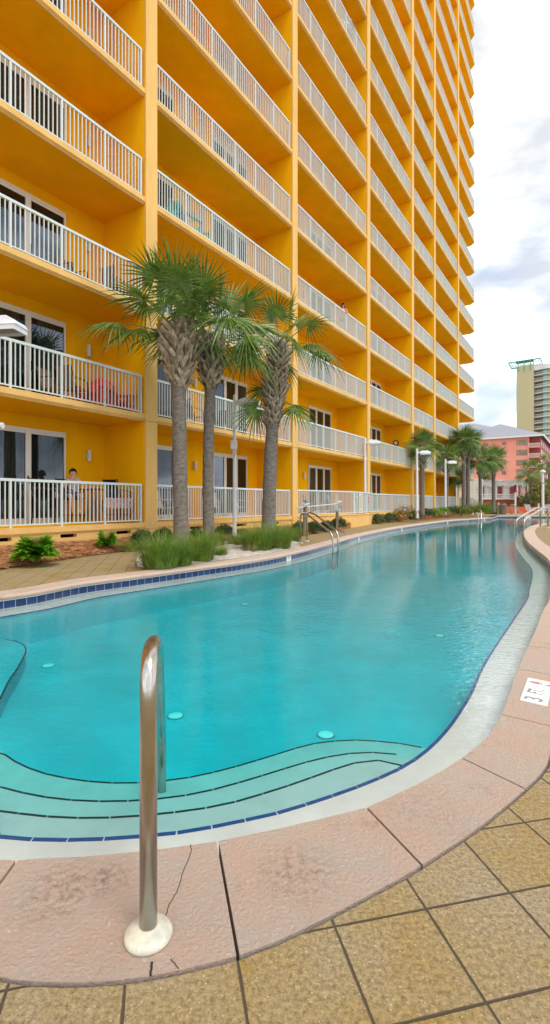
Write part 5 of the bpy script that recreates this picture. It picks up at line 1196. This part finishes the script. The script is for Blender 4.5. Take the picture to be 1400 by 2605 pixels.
def person(label, loc, rz, J, topm, botm, hairm, long_hair=False, shorts=True, scale=1.0, glasses=False, hat=False):
    """J: joint dict in metres, figure faces -Y; x is the figure's left"""
    t = thing('person', label, 'person', loc, rz); t.scale = (scale,) * 3
    V = Vector; j = {k_: V(v_) for k_, v_ in J.items()}
    vt = []; ed = []
    def av(p, r_): vt.append((tuple(p), r_)); return len(vt) - 1
    pel = av(j['pelvis'], (.13, .10)); bel = av(j['pelvis'].lerp(j['chest'], .5), (.115, .085)); ch = av(j['chest'], (.135, .095)); nk0 = av(j['neck'] - V((0, 0, .03)), .058); nk = av(j['neck'] + V((0, -.005, .04)), .048)
    ed += [(pel, bel), (bel, ch), (ch, nk0), (nk0, nk)]
    hd = j['head']; jaw = av(hd + V((0, -.018, -.055)), .058); mid = av(hd + V((0, 0, .0)), .083); crn = av(hd + V((0, .012, .06)), .078); ed += [(nk, jaw), (jaw, mid), (mid, crn)]
    nose = av(hd + V((0, -.10, -.012)), .012); ed += [(mid, nose)]
    for sg in (1, -1):
        S = 'L' if sg > 0 else 'R'
        ear = av(hd + V((sg * .088, .01, -.005)), .014); ed += [(mid, ear)]
        sh_ = av(j['sh' + S], .055); elb = av(j['el' + S], .040); wr = av(j['wr' + S], .028); ed += [(ch, sh_), (sh_, elb), (elb, wr)]
        hdv = (j['hand' + S] - j['wr' + S]).normalized(); palm_ = av(j['wr' + S] + hdv * .06, (.036, .018)); ed += [(wr, palm_)]
        sd_ = hdv.cross(V((0, 1, 0.3))).normalized()
        for k_ in range(4):
            kn = j['wr' + S] + hdv * .095 + sd_ * (k_ - 1.5) * .02; L_ = (.062, .075, .07, .055)[k_]; kn_ = av(kn, .009); f1 = av(kn + hdv * L_ * .5 + V((0, -.008, 0)), .008); f2 = av(kn + hdv * L_ * .9 + V((0, -.024, 0)), .006); ed += [(palm_, kn_), (kn_, f1), (f1, f2)]
        th = j['wr' + S] + hdv * .035 + sd_ * -.045 * sg; a_ = av(th, .011); b_ = av(th + hdv * .035 + sd_ * -.015 * sg, .009); ed += [(palm_, a_), (a_, b_)]
        hp_ = av(j['hip' + S], .082); kn = av(j['kn' + S], .056); cf = av(j['kn' + S].lerp(j['an' + S], .35) + V((0, .015, 0)), .052); an = av(j['an' + S], .036); toe = av(j['toe' + S], .030); ed += [(pel, hp_), (hp_, kn), (kn, cf), (cf, an), (an, toe)]
    skin_obj('body', vt, ed, pel, 'skin', t)
    # clothing
    vt, ed = [], []
    a = av(j['pelvis'] + V((0, 0, .02)), (.145, .115)); b = av(j['pelvis'].lerp(j['chest'], .5), (.128, .1)); c = av(j['chest'] + V((0, 0, .01)), (.148, .108)); d = av(j['neck'] - V((0, 0, .07)), (.09, .07)); ed += [(a, b), (b, c), (c, d)]
    for S in 'LR': e_ = av(j['sh' + S].lerp(j['chest'], .1), .062); f_ = av(j['sh' + S].lerp(j['el' + S], .35), .055); ed += [(c, e_), (e_, f_)]
    skin_obj('top', vt, ed, a, topm, t)
    vt, ed = [], []
    a = av(j['pelvis'], (.15, .12))
    for S in 'LR': b = av(j['hip' + S], .094); c = av(j['hip' + S].lerp(j['kn' + S], .45 if shorts else .98), .082 if shorts else .065); ed += [(a, b), (b, c)]
    skin_obj('shorts' if shorts else 'trousers', vt, ed, a, botm, t)
    # hair cap
    hb = MB(); st, sl = 14, 20
    for i in range(st + 1):
        ph = math.pi * .62 * i / st
        for k_ in range(sl):
            th = 2 * math.pi * k_ / sl; fr = math.cos(th - (-math.pi / 2)); lim = ph * (1 - .56 * max(0, fr)); rr = .100 if not long_hair else .104
            q = V((math.sin(lim) * math.cos(th) * rr * .92, math.sin(lim) * math.sin(th) * rr * 1.02 + .012, math.cos(lim) * rr * 1.12 + .022))
            if long_hair and i > st * .7 and fr < .2: q.z -= (i - st * .7) * .045; q.x *= .85
            hb.v.append(tuple(hd + q))
    for i in range(st):
        for k_ in range(sl): k2 = (k_ + 1) % sl; hb.f.append((i * sl + k_, i * sl + k2, (i + 1) * sl + k2, (i + 1) * sl + k_)); hb.m.append(0)
    o = hb.obj('hair', hairm, t, smooth=True); so = o.modifiers.new('s', 'SOLIDIFY'); so.thickness = .012
    for sg in (1, -1):
        mb = MB(); mb.lathe([(.001, -.008), (.007, -.005), (.009, 0), (.007, .005), (.001, .008)], tuple(hd + V((sg * .031, -.079, .012))), 10); mb.obj('eye', 'eyew', t)
        mb = MB(); mb.lathe([(.001, -.004), (.004, 0), (.001, .004)], tuple(hd + V((sg * .031, -.087, .012))), 8); mb.obj('pupil', 'black', t)
        mb = MB(); mb.bar(hd + V((sg * .018, -.086, .032)), hd + V((sg * .046, -.080, .030)), .006, .006); mb.obj('eyebrow', hairm, t)
    mb = MB(); mb.tube([hd + V((-.022, -.080, -.046)), hd + V((0, -.087, -.044)), hd + V((.022, -.080, -.046))], .006, 6); mb.obj('mouth', 'lips', t)
    if glasses:
        mb = MB(); mb.bar(hd + V((-.06, -.098, .014)), hd + V((.06, -.098, .014)), .012, .034); mb.obj('sunglasses', 'black', t)
    if hat:
        mb = MB(); mb.lathe([(.10, .075), (.108, .08), (.10, .12), (.05, .15), (.01, .152)], tuple(hd + V((0, .01, -.02))), 18); mb.bar(hd + V((0, -.08, .062)), hd + V((0, -.17, .055)), .13, .012); mb.obj('cap', 'whiteshirt', t)
    return t
STAND = dict(pelvis=(0, 0, .95), chest=(0, .0, 1.27), neck=(0, 0, 1.46), head=(0, -.015, 1.60), shL=(.17, 0, 1.40), elL=(.24, -.10, 1.14), wrL=(.20, -.34, 1.08), handL=(.18, -.44, 1.08), shR=(-.17, 0, 1.40), elR=(-.25, -.06, 1.13), wrR=(-.20, -.32, 1.08), handR=(-.17, -.42, 1.09),
             hipL=(.09, 0, .90), knL=(.10, -.02, .49), anL=(.10, 0, .08), toeL=(.11, -.14, .04), hipR=(-.09, 0, .90), knR=(-.10, -.01, .49), anR=(-.10, .02, .08), toeR=(-.12, -.12, .04))
SIT = dict(pelvis=(0, .05, .76), chest=(0, .04, 1.06), neck=(0, .02, 1.23), head=(0, -.005, 1.335), shL=(.17, .02, 1.17), elL=(.27, -.06, .93), wrL=(.42, -.20, .96), handL=(.5, -.24, .97), shR=(-.17, .02, 1.17), elR=(-.24, -.10, .95), wrR=(-.05, -.19, 1.17), handR=(-.0, -.15, 1.25),
           hipL=(.10, 0, .74), knL=(.17, -.42, .74), anL=(.13, -.38, .33), toeL=(.14, -.50, .27), hipR=(-.10, 0, .74), knR=(-.10, -.43, .74), anR=(-.03, -.36, .33), toeR=(-.03, -.48, .27))
face = math.atan2(-0.0, 1)
def face_cam(p): return math.atan2(p[1], p[0]) - math.pi / 2
p = fp(sW, DW, Z0); person('person in a patterned sleeveless top sitting behind the ground floor railing', p, face_cam(p) + .1, SIT, 'top_pattern', 'denim', 'hair_dark')
def stand_at(x, y_head, D, label, topm, hair, scale=1.0, **kw):
    s_ = sx_(x, D); q = fp(s_, D, 0); zh = CAMZ - (y_head - HZ) / F * q[1]; k_ = round((zh - 1.62 * scale - Z0) / FH); z = Z0 + FH * k_
    return person(label, (q[0], q[1], z), face_cam(q) + kw.pop('turn', 0), STAND, topm, 'denim', hair, scale=scale, **kw)
stand_at(891, 32, .38, 'person in a navy and purple shirt and white cap leaning on a high railing', 'navyshirt', 'hair_dark', 1.02, hat=True)
stand_at(877, 14, .50, 'person with brown hair standing behind the one in the navy shirt', 'whiteshirt', 'hair_brown', 1.05, turn=.5)
stand_at(873, 782, .36, 'person in a red top and sunglasses at the fourth balcony railing', 'redshirt', 'hair_dark', .98, long_hair=True, glasses=True)
stand_at(1075, 624, .36, 'child in a white shirt at a high railing further along the tower', 'whiteshirt', 'hair_brown', .86, turn=-.4)

# ------------------------------------------------------------------ far end of the pool
p = WD(1279, 1304, 50.5); t = thing('waste_bin', 'brown slatted round waste bin with an open top at the far pool end', 'waste bin', (p.x, p.y, 0))
mb = MB()
for i in range(22): a = 2 * math.pi * i / 22; mb.bar((math.cos(a) * .37, math.sin(a) * .37, .06), (math.cos(a) * .41, math.sin(a) * .41, .92), .095, .03, 0, (math.cos(a), math.sin(a), 0))
mb.obj('slats', 'bindark', t); mb = MB(); mb.lathe([(.35, .04), (.38, .9)], n=22); mb.obj('liner', 'black', t)
mb = MB(); mb.lathe([(.45, .92), (.45, .98), (.30, 1.0), (.27, 1.14), (.28, 1.18)], n=22); mb.obj('lid', 'bindark', t)
def lounge(label, x_, y_, rz):
    t = thing('lounge_chair', label, 'lounge chair', (x_, y_, 0), rz, 'grey sling lounge chairs at the far pool end')
    mb = MB(); mb.bar((0, -1.2, .36), (0, .1, .36), .62, .02, 0, (0, 0, 1)); mb.obj('seat', 'greysling', t)
    mb = MB(); mb.add([(-.32, .1, .36), (.32, .1, .36), (.32, .45, 1.02), (-.32, .45, 1.02)], [(0, 1, 2, 3)]); o = mb.obj('backrest', 'greysling', t); so = o.modifiers.new('s', 'SOLIDIFY'); so.thickness = .03
    for sx2 in (-.33, .33):
        mb = MB(); mb.tube([(sx2, -1.22, .36), (sx2, .1, .36), (sx2, .46, 1.03)], .025, 8); mb.obj('frame', 'white', t)
        for yy in (-1.1, .05): mb = MB(); mb.tube([(sx2, yy, 0), (sx2, yy, .36)], .022, 8); mb.obj('leg', 'white', t)
for x, lab in ((1349, 'grey sling lounge chair left of the round headed lamp post'), (1396, 'grey sling lounge chair at the right edge beyond the pool')):
    p = WD(x, 1302, 53.5); lounge(lab, p.x, p.y, R(20 if x < 1380 else -10))
def white_post(label, x, yb, yt, Y, r_=.08, sq=True):
    p = WD(x, yb, Y); zt = WD(x, yt, Y).z; t = thing('white_post', label, 'post', (p.x, p.y, 0), 0, 'white posts round the far deck')
    mb = MB(); mb.box(-r_, r_, -r_, r_, 0, zt - .06); bevel(mb.obj('shaft', 'white', t), .01, 1); mb = MB(); mb.box(-r_ * 1.3, r_ * 1.3, -r_ * 1.3, r_ * 1.3, zt - .058, zt); mb.obj('cap', 'white', t)
white_post('tall white post in front of the brick wall right of the bin', 1311.5, 1302, 1253, 55)
white_post('short white bollard left of the waste bin', 1269, 1303, 1279, 51.5, .07)
white_post('short white bollard between the two lounge chairs', 1370.5, 1300, 1281, 54, .07)
white_post('white post below the pergola left of the scaly palm', 1209, 1298, 1272, 50, .08)
p = WD(1161.5, 1303, 41); t = thing('white_pipe_post', 'slim white post at the end corner of the yellow tower', 'post', (p.x, p.y, .2)); mb = MB(); mb.tube([(0, 0, -.1), (0, 0, 2.3)], .07, 10); mb.obj('shaft', 'white', t); mb = MB(); mb.lathe([(.09, 2.28), (.09, 2.42), (.02, 2.46)], n=10); mb.obj('cap', 'inkgrey', t)
# low painted wall and brick terrace with pergola
a = WD(1312, 1298, 57).x
mb = MB(); mb.box(0, 22, 0, .3, 0, .72); o = mb.obj('low_wall', 'redwall', loc=(a - .1 - 2, 57, 0)); bevel(o, .02); tag(o, 'low orange red wall behind the lounge chairs at the far pool end', 'wall')
p = WD(1386, 1299, 56); t = thing('float_board', 'bright yellow kickboard shape lying beside the round headed lamp post', 'float', (p.x, 55.6, 0)); mb = MB(); mb.box(0, 1.9, 0, .7, .25, .42); bevel(mb.obj('board', 'yellow', t), .05, 3)
for i in range(2): mb = MB(); mb.box(.2 + i * 1.3, .3 + i * 1.3, .1, .6, 0, .25); mb.obj('leg', 'white', t)
xl, xr = WD(1190, 0, 64).x, WD(1352, 0, 64).x
t = thing('brick_wall', 'dark red brick retaining wall under the white pergola', 'wall', (xl, 64, 0)); mb = MB(); mb.box(0, xr - xl, 0, .5, 0, 1.62); mb.obj('wall', 'redbrick', t); mb = MB(); mb.box(-.1, xr - xl + .1, -.08, .58, 1.622, 1.72); mb.obj('coping', 'white', t)
t = thing('balustrade', 'white turned balustrade on top of the brick wall', 'balustrade', (xl, 64.25, 1.72)); mb = MB(); n_ = int((xr - xl - 2) / .22)
for i in range(n_): mb.lathe([(.05, .05), (.035, .15), (.07, .25), (.035, .42), (.05, .5)], (.3 + i * .22, 0, 0), 8)
mb.obj('balusters', 'white', t); mb = MB(); mb.box(0, xr - xl - 2, -.1, .1, .5, .6); mb.box(0, xr - xl - 2, -.1, .1, 0, .05); mb.obj('handrail', 'white', t)
def pergola(label, x0, x1, Y, z0, z1, dep, n, name='pergola'):
    t = thing(name, label, 'pergola', (x0, Y, z0)); Wd = x1 - x0; H = z1 - z0
    for i in range(n):
        for yy in (0, dep): mb = MB(); x = .3 + (Wd - .6) * i / (n - 1); mb.box(x - .22, x + .22, yy - .22, yy + .22, 0, H - .7); mb.box(x - .3, x + .3, yy - .3, yy + .3, 0, .3 - .001); mb.box(x - .3, x + .3, yy - .3, yy + .3, H - .9, H - .701); mb.obj('column', 'pergola', t)
    for yy in (0, dep): mb = MB(); mb.box(-.6, Wd + .6, yy - .12, yy + .12, H - .7, H - .3); mb.obj('beam', 'pergola', t)
    k_ = int(Wd / 1.7)
    for i in range(k_ + 1): mb = MB(); x = Wd * i / k_; mb.box(x - .05, x + .05, -.9, dep + .9, H - .299, H - .06); mb.obj('rafter', 'pergola', t)
    mb = MB(); mb.box(-.8, Wd + .8, -.6, -.5, H - .059, H); mb.box(-.8, Wd + .8, dep * .5 - .05, dep * .5 + .05, H - .059, H); mb.box(-.8, Wd + .8, dep + .5, dep + .6, H - .059, H); mb.obj('purlins', 'pergola', t)
x0 = WD(1186, 0, 67).x; x1 = WD(1336, 0, 67).x
mb = MB(); mb.box(0, x1 - x0 + 4, 0, 16, 0, 1.6); tag(mb.obj('terrace_ground', 'ground', loc=(x0 - 2, 64.5, 0)), kind='structure')
pergola('large white pergola on the brick terrace in front of the pink building', x0, x1, 67, 1.6, WD(0, 1221, 67).z, 4.5, 4)
pergola('smaller white pergola seen beneath and behind the large one', WD(1262, 0, 76).x, WD(1330, 0, 76).x, 76, 1.6, WD(0, 1240, 76).z, 3, 4)
# bar kiosk under the pergola
kx = WD(1262, 0, 74).x; t = thing('bar_kiosk', 'dark open fronted bar kiosk with white window frames behind the balustrade', 'kiosk', (kx, 74, 1.6))
mb = MB(); mb.box(0, 4.8, .5, 3, 0, 2.6); mb.obj('back_wall', 'maroon', t); mb = MB(); mb.box(-.3, 5.1, -.3, 3.2, 2.601, 2.8); mb.obj('roof', 'white', t)
for i in range(4): mb = MB(); mb.box(i * 1.55, i * 1.55 + .2, 0, .2, 0, 2.6); mb.obj('post', 'white', t)
kx = WD(1208, 0, 78).x; t = thing('white_pavilion', 'white pavilion with tall arched windows left of the dark kiosk', 'pavilion', (kx, 78, 1.6))
mb = MB(); mb.box(0, 3.9, 0, 3, 0, 3.0); mb.obj('wall', 'pergola', t)
for i in range(4):
    mb = MB(); xx = .3 + i * .95; vs = [(xx, .6), (xx + .5, .6)] + [(xx + .25 + .25 * math.cos(a), 2.1 + .25 * math.sin(a)) for a in [math.pi * q / 8 for q in range(9)]]
    n_ = len(vs); mb.add([(x, -.03, z) for x, z in vs] + [(x, .0, z) for x, z in vs], [tuple(range(n_))] + [(q, (q + 1) % n_, n_ + (q + 1) % n_, n_ + q) for q in range(n_)]); mb.obj('window', 'winglass', t)
mb = MB(); mb.box(-.3, 4.2, -.3, 3.3, 3.001, 3.2); mb.obj('roof', 'white', t)
# louvred screen at the end of the yellow tower
p = WD(1184, 1290, 56); t = thing('louvred_screen', 'tall white louvred screen between the tower and the pergola', 'screen', (p.x - 1.4, 58, 0)); mb = MB(); mb.box(0, 4.2, 0, .1, 0, .1); mb.box(0, 4.2, 0, .1, 3.9, 4.0)
for i in range(5): mb.box(i * 1.02, i * 1.02 + .1, -.01, .11, 0, 4.0)
mb.obj('frame', 'white', t); mb = MB()
for i in range(26): mb.box(.1, 4.1, .03, .06, .15 + i * .145, .26 + i * .145)
mb.obj('slats', 'concrete', t)
# hedges and flowers
def hedge(label, x0, x1, Y, z0, h, dep, n, matn, seed, fl=0, flm='red_flower', name='hedge', group='hedges at the far end'):
    rn = random.Random(seed); t = thing(name, label, 'hedge', ((x0 + x1) / 2, Y, z0), 0, group); mb = MB(); hw = (x1 - x0) / 2; k_ = max(2, int(hw * 1.2))
    for i in range(k_): leafball(mb, (-hw + 2 * hw * (i + .5) / k_, rn.uniform(-.2, .2) * dep, h * .12), hw / k_ * 1.45, dep * .6, h * rn.uniform(.75, .98), n // k_, .12, rn, 0, .45, i + seed)
    mb.obj('foliage', matn, t); st = MB()
    for i in range(k_): x = -hw + 2 * hw * (i + .5) / k_; st.tube([(x, 0, -.1), (x + .1, 0, h * .6)], .04, 6)
    st.obj('stems', 'fibre', t)
    if fl:
        f_ = MB()
        for i in range(k_): leafball(f_, (-hw + 2 * hw * (i + .5) / k_, 0, h * .25), hw / k_ * 1.35, dep * .6, h * .98, fl // k_, .10, rn, 0, .4, i + seed)
        f_.obj('flowers', flm, t)
hedge('tall olive green hedge tipped with red blossom at the far right', WD(1352, 0, 60).x, WD(1392, 0, 60).x, 60, .1, 3.0, 1.8, 5000, 'olive', 5, 160)
hedge('olive hedge continuing past the right edge of the photo', WD(1388, 0, 61).x, WD(1440, 0, 61).x, 61, .1, 3.1, 1.8, 3500, 'olive', 6, 160)
hedge('flowering bush with red blooms in front of the pergola end', WD(1312, 0, 59).x, WD(1346, 0, 59).x, 59, .1, 2.2, 1.3, 1800, 'shrub', 7, 380)
hedge('low green bush between the close palms and the bin', WD(1236, 0, 53).x, WD(1264, 0, 53).x, 53, 0, 1.1, 1.0, 1200, 'olive', 8, 0)
hedge('low planting under the brick wall with scattered red blooms', WD(1290, 0, 58.5).x, WD(1345, 0, 58.5).x, 58.2, 0, .9, .7, 1200, 'shrub', 9, 60)
hedge('green bush at the foot of the pergola columns', WD(1268, 0, 66).x, WD(1300, 0, 66).x, 72, 4.4, 1.0, .8, 700, 'shrub', 10, 0)

# ------------------------------------------------------------------ pink building
PC = Vector((78.5, 148.0))
def pb(t_, u, z): p = PC + Nn * t_ + D_ * u; return (p.x, p.y, z)     # t: across the front (leftwards), u: backwards
EZ = 21.4
t = thing('pink_building', 'salmon pink apartment block with a pale metal hip roof', 'building', (PC.x, PC.y, 0))
mb = MB(); mb.box(2.9, 26, 0, 70, 0, EZ, 0, pb); mb.obj('wall', 'pink', t, world=True)
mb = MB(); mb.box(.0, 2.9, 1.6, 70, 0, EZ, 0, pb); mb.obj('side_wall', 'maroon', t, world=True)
mb = MB(); ov = 1.2
ev = [pb(-ov, -ov, EZ), pb(26 + ov, -ov, EZ), pb(26 + ov, 71, EZ), pb(-ov, 71, EZ)]; r1_ = pb(13, 13.5, 27.3); r2_ = pb(13, 58, 27.3)
mb.add(ev + [r1_, r2_], [(0, 4, 1), (1, 4, 5, 2), (2, 5, 3), (3, 5, 4, 0)]); rf = mb.obj('roof', 'roof', t, world=True)
sm = MB()
for i in range(48):      # standing seams, front hip
    u = i / 47; x_ = -ov + (26 + 2 * ov) * u; k_ = 1 - abs(2 * u - 1); top = Vector(pb(x_ + (13 - x_) * 0, -ov + (14.7) * k_, EZ + (27.3 - EZ) * k_)); bot = Vector(pb(x_, -ov, EZ)); sm.bar(bot + Vector((0, 0, .06)), top + Vector((0, 0, .06)), .16, .14)
for i in range(90):
    u = i / 89; y_ = -ov + 72.2 * u; k_ = min(1, (y_ + ov) / 14.7, (71 - y_) / 13); sm.bar(Vector(pb(-ov, y_, EZ + .06)), Vector(pb(-ov + 14.2 * k_, y_, EZ + .06 + (27.3 - EZ) * k_)), .16, .14)
sm.obj('seams', 'seam', rf, world=True)
mb = MB(); mb.box(-ov, 26 + ov, -ov, -ov + .25, EZ - .5, EZ - .003, 0, pb); mb.box(-ov, -ov + .25, -ov + .25, 71, EZ - .5, EZ - .003, 0, pb); mb.obj('eave', 'white', t, world=True)
for k_ in range(7):
    z = EZ - 2.0 - 3.03 * k_
    if z < .8: break
    for (a, b, hh) in ((3.4, 6.2, 1.75), (9.2, 10.2, 1.05), (14.5, 15.5, 1.05), (18.5, 21.3, 1.75)):
        if hh < 1.5 and k_ == 6: continue
        w_ = MB(); w_.box(a, b, -.06, .0, z - .9 * hh / 1.75, z + hh * .48, 0, pb)
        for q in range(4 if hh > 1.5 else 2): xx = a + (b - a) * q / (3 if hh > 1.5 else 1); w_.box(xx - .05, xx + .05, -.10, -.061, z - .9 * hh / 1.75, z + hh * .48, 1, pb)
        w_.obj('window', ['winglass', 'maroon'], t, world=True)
    bl = MB(); bl.box(-.1, 2.9, -.9, 1.6, z - 1.75, z - 1.5, 0, pb); bo = bl.obj('balcony', 'pink', t, world=True)
    bl = MB(); bl.box(-.1, 2.9, -.9, -.84, z - .6, z - .5, 0, pb); bl.box(-.1, -.04, -.84, 1.6, z - .6, z - .5, 0, pb)
    for q in range(22): bl.box(-.05 + q * .14, .0 + q * .14, -.89, -.85, z - 1.49, z - .6, 0, pb)
    bl.obj('railing', 'white', bo, world=True)
    for q in range(9):
        w_ = MB(); u0 = 4 + q * 7; w_.box(-.05, .0, u0, u0 + 3.4, z - .9, z + .9, 0, pb); w_.box(-.08, -.051, u0 + 1.6, u0 + 1.8, z - .9, z + .9, 1, pb); w_.obj('window', ['concrete', 'maroon'], t, world=True)
# building behind with teal eaves
t = thing('orange_building', 'orange building with pale metal roof and teal eaves behind the pink block', 'building', (70, 196, 0)); PB2 = Vector((86.5, 196.0))
def pc(t_, u, z): p = PB2 + Nn * t_ + D_ * u; return (p.x, p.y, z)
E2 = 30.2
mb = MB(); mb.box(0, 26, 0, 30, 0, E2, 0, pc); mb.obj('wall', 'orange', t, world=True)
mb = MB(); ev = [pc(-1.2, -1.2, E2), pc(27.2, -1.2, E2), pc(27.2, 31, E2), pc(-1.2, 31, E2)]; mb.add(ev + [pc(10, 11, 34.6), pc(16, 11, 34.6), pc(13, 24, 34.6)], [(0, 4, 5, 1), (1, 5, 6, 2), (2, 6, 3), (3, 6, 4, 0), (4, 6, 5)]); rf = mb.obj('roof', 'roof', t, world=True)
mb = MB()
for i in range(40): u = i / 39; x_ = -1.2 + 28.4 * u; k_ = min(1, (x_ + 1.2) / 11.2, (27.2 - x_) / 11.2); mb.bar(Vector(pc(x_, -1.2, E2 + .06)), Vector(pc(x_, -1.2 + 12.2 * k_, E2 + .06 + 4.4 * k_)), .16, .14)
mb.obj('seams', 'seam', rf, world=True)
mb = MB(); mb.box(-1.2, 27.2, -1.25, -1.0, E2 - .9, E2 - .003, 0, pc); mb.obj('eave', 'teal', t, world=True)
# ------------------------------------------------------------------ cream tower
T0 = Vector((124.4, 257.0)); T1 = Vector((130.6, 252.0)); td = (T1 - T0).normalized(); tn = Vector((-td.y, td.x)); tn = tn if tn.y > 0 else -tn; TWD = (T1 - T0).length
def tp_(u, v, z): p = T0 + td * u + tn * v; return (p.x, p.y, z)
t = thing('cream_tower', 'distant cream high rise with a green rooftop trellis and stacked balconies', 'building', (T0.x, T0.y, 0))
mb = MB(); mb.box(0, TWD, 0, 12, 0, 71.4, 0, tp_); mb.obj('wall', 'cream', t, world=True)
mb = MB(); mb.box(TWD + .01, TWD + 5, 4.5, 14, 0, 69, 0, tp_); mb.box(TWD + 5.01, TWD + 22, 1.5, 14, 0, 69, 0, tp_)
mb.obj('rear_wall', 'cream', t, world=True)
mb = MB(); mb.box(-.12, 0, .2, .8, 0, 71, 0, tp_); mb.obj('corner_strip', 'teal', t, world=True)
# curved balcony stacks to the right
def bal_poly(o=0):
    P = [(TWD + .02, 4.6)] + [(TWD + .02, .6 - o)] + [(TWD + 1.5, .2 - o), (TWD + 4.0, -.6 - o), (TWD + 6.0, -.8 - o), (TWD + 8, -.2 - o), (TWD + 12, 1.4 - o), (TWD + 22, 3.4 - o), (TWD + 22, 4.6)]
    return [tp_(u, v, 0)[:2] for u, v in P]
for k_ in range(23):
    z = 68.9 - 3.02 * (k_ + (0 if k_ else 0))
    if k_ == 0:
        mb = MB(); mb.prism(bal_poly(.4), z - 1.0, z + 1.4); mb.obj('parapet', 'concrete', t, world=True); continue
    z -= .2
    mb = MB(); mb.prism(bal_poly(), z - .35, z); mb.obj('balcony', 'concrete', t, world=True)
    rl = MB(); pol = bal_poly()
    for a, b in zip(pol[1:-2], pol[2:-1]):
        rl.bar((a[0], a[1], z + 1.05), (b[0], b[1], z + 1.05), .12, .12); A2, B2 = Vector(a), Vector(b); n_ = int((B2 - A2).length / .5)
        for q in range(n_): pp = A2.lerp(B2, q / n_); rl.bar((pp.x, pp.y, z), (pp.x, pp.y, z + 1.0), .09, .05)
    rl.obj('railing', 'white', t, world=True)
    g = MB(); g.box(TWD + 4.0, TWD + 5.4, 1.3, 1.48, z, z + 2.6, 0, tp_); g.box(TWD + 5.2, TWD + 5.4, .9, 1.29, z, z + 2.6, 1, tp_); g.obj('window', ['tealglass', 'white'], t, world=True)
# trellis
q = [Vector((121.3, 259.7)), Vector((133.4, 251)), Vector((141, 262.9)), Vector((128.8, 271.5))]; mb = MB()
for i in range(4): a, b = q[i], q[(i + 1) % 4]; mb.bar((a.x, a.y, 74), (b.x, b.y, 74), .35, .5)
for i in range(1, 12): a = q[0].lerp(q[1], i / 12); b = q[3].lerp(q[2], i / 12); mb.bar((a.x, a.y, 74), (b.x, b.y, 74), .13, .2)
for i in range(1, 8): a = q[0].lerp(q[3], i / 8); b = q[1].lerp(q[2], i / 8); mb.bar((a.x, a.y, 74), (b.x, b.y, 74), .13, .2)
c0 = [q[0].lerp(q[1], .22).lerp(q[3].lerp(q[2], .22), s_) for s_ in (.02, .35)]; c1 = [q[0].lerp(q[1], .78).lerp(q[3].lerp(q[2], .78), s_) for s_ in (.02, .35)]
mb.add([(c0[0].x, c0[0].y, 74.2), (c1[0].x, c1[0].y, 74.2), (c1[1].x, c1[1].y, 74.2), (c0[1].x, c0[1].y, 74.2), (c0[0].x, c0[0].y, 73.9), (c1[0].x, c1[0].y, 73.9), (c1[1].x, c1[1].y, 73.9), (c0[1].x, c0[1].y, 73.9)], [(0, 1, 2, 3), (7, 6, 5, 4), (0, 4, 5, 1), (1, 5, 6, 2), (2, 6, 7, 3), (3, 7, 4, 0)])
mb.obj('trellis', 'teal', t, world=True)
for (u, v) in ((.8, 0), (3.6, 0), (6.4, 0), (.8, 8), (6.4, 8)): mb = MB(); mb.box(u - .15, u + .15, v - .32, v - .02, 68.4, 73.7, 0, tp_); mb.obj('strut', 'teal', t, world=True)
